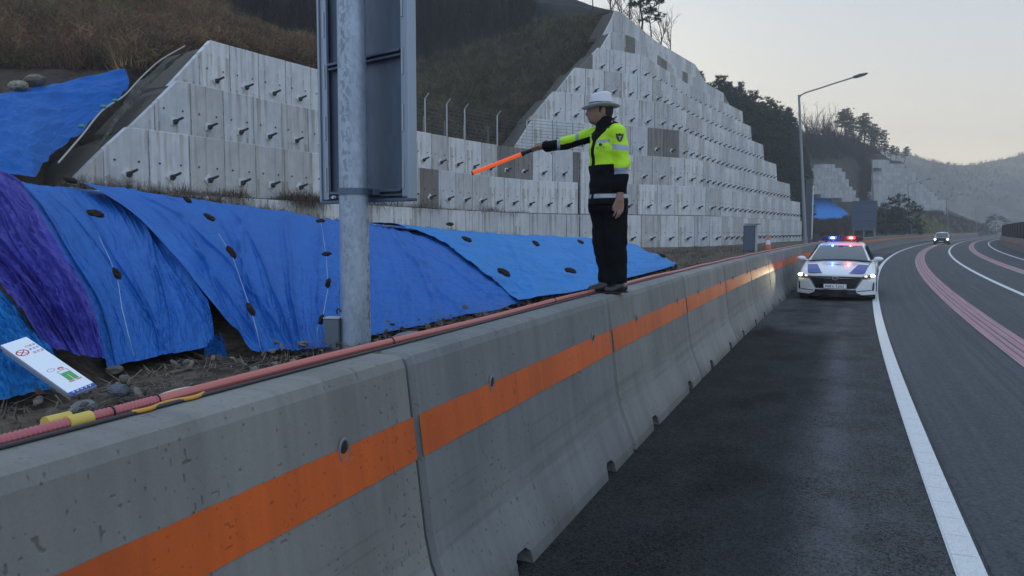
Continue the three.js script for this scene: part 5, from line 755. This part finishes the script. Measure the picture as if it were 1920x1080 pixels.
// ------------------------------------------------------------------ vehicles: origin under the front axle, nose to +z
const mPaint = phys(.74, .76, .78, .32, { clearcoat: .8, clearcoatRoughness: .08 }), mNavy = phys(.012, .040, .27, .5, { clearcoat: .25, clearcoatRoughness: .2 }), mGlass = phys(.02, .028, .032, .06, { clearcoat: 1, clearcoatRoughness: .03, specularIntensity: 1 }), mTrim = std(.014, .014, .016, .4), mGrille = std(.010, .010, .012, .45), mChrome = std(.55, .57, .6, .2, { metalness: 1 });
const glow = (r, g, b, k, base = [.8, .8, .8]) => new THREE.MeshStandardMaterial({ color: col(...base), roughness: .25, emissive: col(r, g, b), emissiveIntensity: k });
function wheel(o, x, z, r = .335, w = .225) {
  const g = new THREE.Group(); g.name = 'wheel'; g.position.set(x, r, z); o.add(g);
  part('tyre', new THREE.LatheGeometry([[r * .66, -w / 2], [r * .93, -w / 2], [r, -w * .32], [r, w * .32], [r * .93, w / 2], [r * .66, w / 2]].map(a => new THREE.Vector2(...a)), 28).rotateZ(Math.PI / 2), M.rubber, g);
  part('rim', [new THREE.CylinderGeometry(r * .66, r * .66, w * .8, 24, 1, false).rotateZ(Math.PI / 2), ...[0, 1, 2, 3, 4].map(i => box(Math.sign(x) * w * .42, r * .34, 0, .03, r * .6, .06).rotateX(i * 1.2566))], M.steel, g);
}
const noseWarp = (x, z, W) => z > -.3 ? z - .34 * Math.pow(Math.min(1.05, Math.abs(x) / W), 2.6) * Math.pow(clamp((z + .3) / 1.2), 1.5) : z;
const warpG = (g, W) => { g = g.index ? g.toNonIndexed() : g; const p = g.attributes.position; for (let i = 0; i < p.count; i++) p.setZ(i, noseWarp(p.getX(i), p.getZ(i), W)); g.computeVertexNormals(); return g; };
function lower(stations, W) {                          // z, half width factor, sill y, belt y, crown y
  const prof = ([z, k, yb, ye, yc]) => { const w = W * k, h = ye - yb; return [[0, yb], [w * .72, yb], [w * .93, yb + .02], [w * .975, yb + h * .22], [w * .965, yb + h * .38], [w * 1.0, yb + h * .60], [w * .99, yb + h * .78], [w * .955, ye - h * .07], [w * .90, ye], [w * .72, lerp(ye, yc, .42)], [w * .42, lerp(ye, yc, .85)], [0, yc]]; };
  const S = stations.map(prof), n = S[0].length;
  const full = S.map(s => [...s.slice().reverse().map(([x, y]) => [-x, y]), ...s.slice(1)]); const m = full[0].length;
  const g = grid(m - 1, stations.length - 1, (u, v) => { const j = Math.round(v * (stations.length - 1)), i = Math.round(u * (m - 1)); return V(full[j][i][0], full[j][i][1], stations[j][0]); }).toNonIndexed();
  const caps = [0, stations.length - 1].map(j => { const s = new THREE.Shape(full[j].map(q => new THREE.Vector2(q[0], q[1]))); const c = new THREE.ShapeGeometry(s); c.translate(0, 0, stations[j][0]); return c.toNonIndexed(); });
  return toCreasedNormals(warpG(mergeVertices(merge([g, ...caps]).deleteAttribute('normal').deleteAttribute('uv')), W), .55);
}
function loftSide(o, name, pts, mat) { const g = new THREE.BufferGeometry(), P = []; for (let i = 1; i < pts.length - 1; i++) for (const k of [0, i, i + 1]) P.push(...pts[k]); g.setAttribute('position', new THREE.Float32BufferAttribute(P, 3)); g.computeVertexNormals(); return part(name, g, mat, o); }
{
  const W = .93, c = onLevel(1569, 559, 0), s0 = 17.4, turn = -26 * Math.PI / 180;
  const o = thing('police_car', 'white police car with blue hood stripes and lit roof lights parked beside the barrier', 'police car', [c.x, 0, c.z], turn);
  part('body', lower([[.90, .97, .20, .60, .62], [.895, .985, .16, .64, .655], [.84, 1, .15, .675, .715], [.6, 1, .16, .735, .80], [.25, 1, .18, .80, .875], [-.15, 1, .18, .865, .94], [-.5, 1, .18, .92, .985], [-.9, 1, .18, .94, .98], [-2.0, 1, .18, .95, .99], [-3.2, 1, .18, .965, 1.0], [-3.75, .985, .2, .975, 1.01], [-3.95, .95, .25, .96, .99], [-4.0, .92, .3, .93, .95]], W), mPaint, o);
  // cabin
  const roof = []; { const st = [[-.46, .985, .76, .955, .76], [-.85, 1.17, .665, .955, .79], [-1.25, 1.36, .585, .96, .80], [-1.45, 1.405, .565, .96, .80], [-1.9, 1.445, .56, .965, .80], [-2.5, 1.43, .56, .975, .79], [-2.95, 1.33, .56, .98, .77], [-3.55, 1.02, .66, .985, .74]];
    const ring = ([z, y, wt, yb, wb]) => [[-wb, yb], [-lerp(wb, wt, .93), lerp(yb, y, .92)], [-wt * .93, lerp(yb, y, .985) ], [-wt * .5, y + .008], [0, y + .012], [wt * .5, y + .008], [wt * .93, lerp(yb, y, .985)], [lerp(wb, wt, .93), lerp(yb, y, .92)], [wb, yb]];
    const R = st.map(ring); part('cabin', toCreasedNormals(grid(8, st.length - 1, (u, v) => { const j = Math.round(v * (st.length - 1)), i = Math.round(u * 8); return V(R[j][i][0], R[j][i][1], st[j][0]); }), .6), mPaint, o); }
  // windscreen: a slightly crowned pane just outside the cabin skin
  part('windscreen', grid(14, 8, (u, v) => { const x = (u * 2 - 1), z = lerp(-.475, -1.215, v), y = lerp(.99, 1.348, Math.pow(v, .95)), w = lerp(.70, .535, v); return V(x * w, y + .022 - .010 * x * x, z + .03 - .02 * x * x); }), mGlass, o);
  part('mirror_mount', rbox(0, 1.335, -1.13, .12, .035, .05, .01), mTrim, o);
  for (const s of [-1, 1]) { const sw = part('side_window', grid(8, 3, (u, v) => { const z = lerp(-.8 - v * .35, -2.95 + v * .35, u), y = lerp(.985, 1.35, v); return V(s * (lerp(.79, .60, v) + .016), y, z); }), mGlass, o); for (const z of [-1.72]) part('pillar', rod(V(s * .815, .98, z), V(s * .625, 1.35, z - .02), .03, .03, 5), mTrim, sw);
    const mir = part('wing_mirror', [toCreasedNormals(new THREE.SphereGeometry(1, 14, 10).scale(.115, .062, .07), .5).translate(s * .955, 1.02, -.62), rod(V(s * .80, .965, -.66), V(s * .90, .995, -.63), .025, .02, 6)], mPaint, o); part('mirror_glass', rbox(s * .955, 1.02, -.685, .17, .09, .012, .005), mGlass, mir);
    wheel(o, s * .80, 0); wheel(o, s * .80, -2.84);
    part('door_handle', rbox(s * .925, .78, -1.6, .02, .03, .2, .006), mPaint, o);
    part('side_stripe', grid(10, 1, (u, v) => V(s * (.936 - .012 * v), lerp(.55, .74, v), lerp(-.62, -3.6, u))), mNavy, o);
  }
  // hood markings conform to the hood
  const hoodY = (x, z) => { const st = [[.84, .675, .715], [.6, .735, .80], [.25, .80, .875], [-.15, .865, .94], [-.5, .92, .985]].slice().reverse().map(a => a), ye = interp(st, z, 1), yc = interp(st, z, 2), k = Math.abs(x) / W; return k < .42 ? lerp(yc, lerp(ye, yc, .85), k / .42) : k < .72 ? lerp(lerp(ye, yc, .85), lerp(ye, yc, .42), (k - .42) / .3) : lerp(lerp(ye, yc, .42), ye, (k - .72) / .18); };
  const onHood = (f, nu, nv) => grid(nu, nv, (u, v) => { const [x, z] = f(u, v); return V(x, hoodY(x, z) + .006, noseWarp(x, z, W)); });
  for (const s of [-1, 1]) part('hood_stripe', onHood((u, v) => { const z = lerp(.875, .02 - .10 * u, v), inn = lerp(.31, .50, Math.pow(v, .7)), out = lerp(.66, .74, v); return [s * lerp(inn, out, u), z]; }, 8, 16), mNavy, o);
  for (const s of [-1, 1]) part('hood_seam', onHood((u, v) => [s * (lerp(.66, .76, v) + u * .016), lerp(.80, -.42, v)], 1, 14), mTrim, o);
  part('hood_emblem', [onHood((u, v) => { const a = lerp(.15, Math.PI - .15, u), r = lerp(.165, .20, v); return [Math.cos(a) * r * 1.2, -.02 + .12 * (1 - Math.sin(a)) * -1 + .22 - v * .02]; }, 20, 2), onHood((u, v) => { const a = u * 6.2832; return [Math.cos(a) * .05 * v, .17 + Math.sin(a) * .06 * v]; }, 16, 2), onHood((u, v) => [lerp(-.16, .16, u), .185 + .05 * Math.abs(u - .5) + v * .025], 12, 2)], std(.22, .24, .32, .4), o);
  part('wiper_cowl', onHood((u, v) => [lerp(-.66, .66, u), lerp(-.40, -.46, v)], 12, 2), mTrim, o);
  // front fascia: everything bends with the nose
  const face = (pts, z, depth, bev = .006, curve = 10) => { const g = extr(pts, depth, bev); g.translate(0, 0, z - depth); return warpG(subdivX(g), W); };
  function subdivX(g) { g = g.index ? g.toNonIndexed() : g; let P = Array.from(g.attributes.position.array); for (let it = 0; it < 3; it++) { const Q = []; for (let i = 0; i < P.length; i += 9) { const a = P.slice(i, i + 3), b = P.slice(i + 3, i + 6), c = P.slice(i + 6, i + 9), L = [[a, b], [b, c], [c, a]].map(([p, q]) => Math.abs(p[0] - q[0])); const k = L.indexOf(Math.max(...L)); if (L[k] < .08) { Q.push(...a, ...b, ...c); continue; } const [p, q, r] = k === 0 ? [a, b, c] : k === 1 ? [b, c, a] : [c, a, b], m = p.map((v, j) => (v + q[j]) / 2); Q.push(...p, ...m, ...r, ...m, ...q, ...r); } P = Q; } const n = new THREE.BufferGeometry(); n.setAttribute('position', new THREE.Float32BufferAttribute(P, 3)); n.computeVertexNormals(); return n; }
  const gr = part('grille', face([[-.60, .585], [-.56, .605], [.56, .605], [.60, .585], [.50, .40], [.455, .315], [-.455, .315], [-.50, .40]], .925, .06), mGrille, o);
  for (const y of [.36, .405, .45, .495, .54]) part('grille_bar', face([[-.50 - (y - .36) * .35, y], [.50 + (y - .36) * .35, y], [.50 + (y - .36) * .35, y + .012], [-.50 - (y - .36) * .35, y + .012]], .934, .02, .002), std(.05, .052, .056, .3, { metalness: .6 }), gr);
  part('chrome_strip', [face([[.10, .566], [.46, .572], [.46, .582], [.10, .577]], .94, .02, .002), face([[-.46, .572], [-.10, .566], [-.10, .577], [-.46, .582]], .94, .02, .002)], mChrome, gr);
  // maker's emblem: a tilted ellipse with a slanted letter form
  { const e = part('emblem_ring', new THREE.TorusGeometry(.052, .0065, 8, 30).scale(1.35, .78, 1).translate(0, .572, .945), mChrome, gr); part('emblem_bars', [rod(V(-.034, .545, .945), V(-.018, .60, .945), .006, .006, 6), rod(V(.018, .545, .945), V(.034, .60, .945), .006, .006, 6), rod(V(-.027, .568, .946), V(.027, .577, .946), .005, .005, 6)], mChrome, gr); }
  for (const s of [-1, 1]) {
    part('bumper_corner', face([[.46, .30], [.52, .38], [.63, .55], [.90, .53], [.93, .40], [.93, .17], [.62, .155], [.50, .21]].map(([x, y]) => [s * x, y])[s > 0 ? 'slice' : 'reverse'](), .915, .06, .012), mPaint, o);
    part('air_curtain', face([[.845, .27], [.885, .27], [.895, .46], [.865, .47]].map(([x, y]) => [s * x, y])[s > 0 ? 'slice' : 'reverse'](), .945, .05, .004), mTrim, o);
    part('bumper_crease', face([[.50, .262], [.80, .285], [.86, .275], [.80, .268], [.52, .245]].map(([x, y]) => [s * x, y])[s > 0 ? 'slice' : 'reverse'](), .932, .02, .003), mTrim, o);
    const hl = part('headlight', face([[.60, .615], [.66, .635], [.92, .70], [.93, .645], [.88, .60], [.70, .575], [.62, .585]].map(([x, y]) => [s * x, y])[s > 0 ? 'slice' : 'reverse'](), .935, .05, .006), phys(.10, .11, .12, .12, { clearcoat: 1 }), o);
    const zl = noseWarp(.86, .95, W) + .022, k = s < 0 ? 1 : .9;
    part('headlight_lamp', new THREE.SphereGeometry(1, 16, 10).scale(.062, .040, .030).translate(s * .845, .645, zl), glow(1, .97, s < 0 ? .55 : .80, s < 0 ? 6 : 3.2), hl);
    part('turn_lamp', new THREE.SphereGeometry(1, 14, 8).scale(.038, .024, .02).translate(s * .70, .625, noseWarp(.70, .95, W) + .012), glow(1, .62, .30, 1.1), hl);
    const L = new THREE.SpotLight(new THREE.Color(1, .93, .62), s < 0 ? 6 : 3, 0, .26, 1, 2); L.castShadow = true; L.position.set(s * .845, .645, zl + .09); L.target.position.set(s < 0 ? -2.0 : s * .9, .80, zl + 5.5); o.add(L, L.target);
  }
  part('lower_intake', face([[-.46, .30], [.46, .30], [.50, .22], [.62, .155], [.90, .15], [.88, .10], [-.88, .10], [-.90, .15], [-.62, .155], [-.50, .22]], .91, .08, .006), mGrille, o);
  part('bumper_lip', face([[-.45, .285], [.45, .285], [.47, .312], [-.47, .312]], .935, .05, .006), mPaint, o);
  part('underbody', box(0, .17, -1.6, 1.6, .1, 4.2), M.black, o);
  { const cv = document.createElement('canvas'); cv.width = 520; cv.height = 120; const k = cv.getContext('2d'); k.fillStyle = '#eef1f4'; k.fillRect(0, 0, 520, 120); k.strokeStyle = '#222'; k.lineWidth = 5; k.strokeRect(4, 4, 512, 112); k.fillStyle = '#16181d'; k.font = 'bold 92px sans-serif'; k.textBaseline = 'middle'; k.fillText('998', 28, 64); k.fillText('1202', 268, 64); k.lineWidth = 10; k.strokeStyle = '#16181d'; k.beginPath(); k.moveTo(204, 32); k.lineTo(204, 62); k.lineTo(240, 62); k.moveTo(222, 62); k.lineTo(222, 84); k.moveTo(196, 86); k.lineTo(250, 86); k.stroke(); const t = new THREE.CanvasTexture(cv); t.colorSpace = THREE.SRGBColorSpace; const p = part('number_plate', rbox(0, .372, .945, .54, .118, .016, .004), M.white, o); part('plate_print', new THREE.PlaneGeometry(.525, .108).translate(0, .372, .9545), new THREE.MeshStandardMaterial({ map: t, roughness: .45 }), p); }
  // roof light bar
  const lb = part('light_bar', [rbox(0, 1.495, -1.62, 1.06, .035, .26, .012), ...[-1, 1].map(s => extr([[s * .10, 1.51], [s * .52, 1.515], [s * .55, 1.545], [s * .50, 1.60], [s * .36, 1.625], [s * .12, 1.60]].slice()[s > 0 ? 'slice' : 'reverse'](), .24, .01).translate(0, 0, -1.74)), ...[-.4, .4].map(x => rbox(x, 1.465, -1.62, .06, .05, .16, .008))], phys(.012, .012, .02, .2, { clearcoat: 1 }), o);
  part('speaker', [new THREE.CylinderGeometry(.072, .085, .16, 18).rotateX(Math.PI / 2).translate(0, 1.565, -1.54), new THREE.TorusGeometry(.068, .012, 8, 20).translate(0, 1.565, -1.455)], std(.03, .03, .032, .7), lb);
  for (const [x, r, g, b, n] of [[-.235, .03, .10, 1, 'blue_beacon_light'], [.235, 1, .03, .03, 'red_beacon_light']]) {
    part(n, rbox(x, 1.568, -1.60, .22, .082, .27, .02, 2), glow(r, g, b, .9, [.5 * r + .05, .5 * g + .05, .5 * b + .05]), lb); part('beacon_lamp', rbox(x, 1.568, -1.462, .095, .045, .012, .005), glow(r > .5 ? 1 : .45, r > .5 ? .75 : .75, r > .5 ? .65 : 1, 5), lb);
    const L = new THREE.PointLight(new THREE.Color(r, g, b), .6, 0, 2); L.castShadow = true; L.position.set(x, 1.585, -1.36); o.add(L);
  }
  for (const s of [-1, 1]) part('tow_cover', rbox(s * .3, .25, noseWarp(.3, .93, W) - .01, .03, .03, .02, .004), mTrim, o);
}
{ // oncoming car far down the lane
  const W = .91, c = onLevel(1765, 459, 0), o = thing('oncoming_car', 'small dark blue oncoming car with both headlights lit far down the road', 'car', [c.x, 0, c.z], -.545), mB = phys(.012, .022, .075, .3, { clearcoat: .8 });
  part('body', lower([[.86, .97, .25, .80, .83], [.82, 1, .22, .86, .90], [.4, 1, .24, .93, .98], [-.4, 1, .24, .97, 1.03], [-1.2, 1, .24, 1.0, 1.04], [-3.2, 1, .24, 1.02, 1.06], [-3.6, .97, .28, .98, 1.02]], W), mB, o);
  const st = [[-.4, 1.02, .78, 1.0, .82], [-1.05, 1.50, .66, 1.0, .84], [-1.4, 1.60, .64, 1.0, .84], [-2.9, 1.60, .64, 1.0, .84], [-3.5, 1.15, .74, 1.0, .8]]; part('cabin', toCreasedNormals(grid(4, 4, (u, v) => { const j = Math.round(v * 4), i = Math.round(u * 4), [z, y, wt, yb, wb] = st[j]; return [V(-wb, yb, z), V(-wt, y - .05, z), V(0, y + .02, z), V(wt, y - .05, z), V(wb, yb, z)][i]; }), .5), mPaint, o);
  part('windscreen', grid(6, 4, (u, v) => V((u * 2 - 1) * lerp(.72, .6, v), lerp(1.04, 1.48, v) + .04, lerp(-.40, -1.0, v) + .04)), mGlass, o);
  part('grille', rbox(0, .66, .865, 1.0, .26, .05, .01), mGrille, o); part('bumper', rbox(0, .36, .80, 1.6, .2, .16, .03), mB, o); part('number_plate', rbox(0, .44, .90, .52, .11, .02, .004), M.white, o);
  for (const s of [-1, 1]) { const h = part('headlight', rbox(s * .70, .70, .70, .30, .2, .1, .03), mGlass, o); part('headlight_lamp', new THREE.SphereGeometry(.125, 14, 10).scale(1, .9, .4).translate(s * .70, .70, .765), glow(1, .93, .55, 5), h); part('wing_mirror', rbox(s * 1.0, 1.08, -.55, .2, .13, .1, .03), mB, o); wheel(o, s * .77, 0, .34); wheel(o, s * .77, -2.65, .34); const L = new THREE.SpotLight(new THREE.Color(1, .93, .7), 4, 0, .5, .6, 2); L.castShadow = true; L.position.set(s * .70, .70, .86); L.target.position.set(s * .75, .4, 6); o.add(L, L.target); }
}
renderer.render(scene, camera);
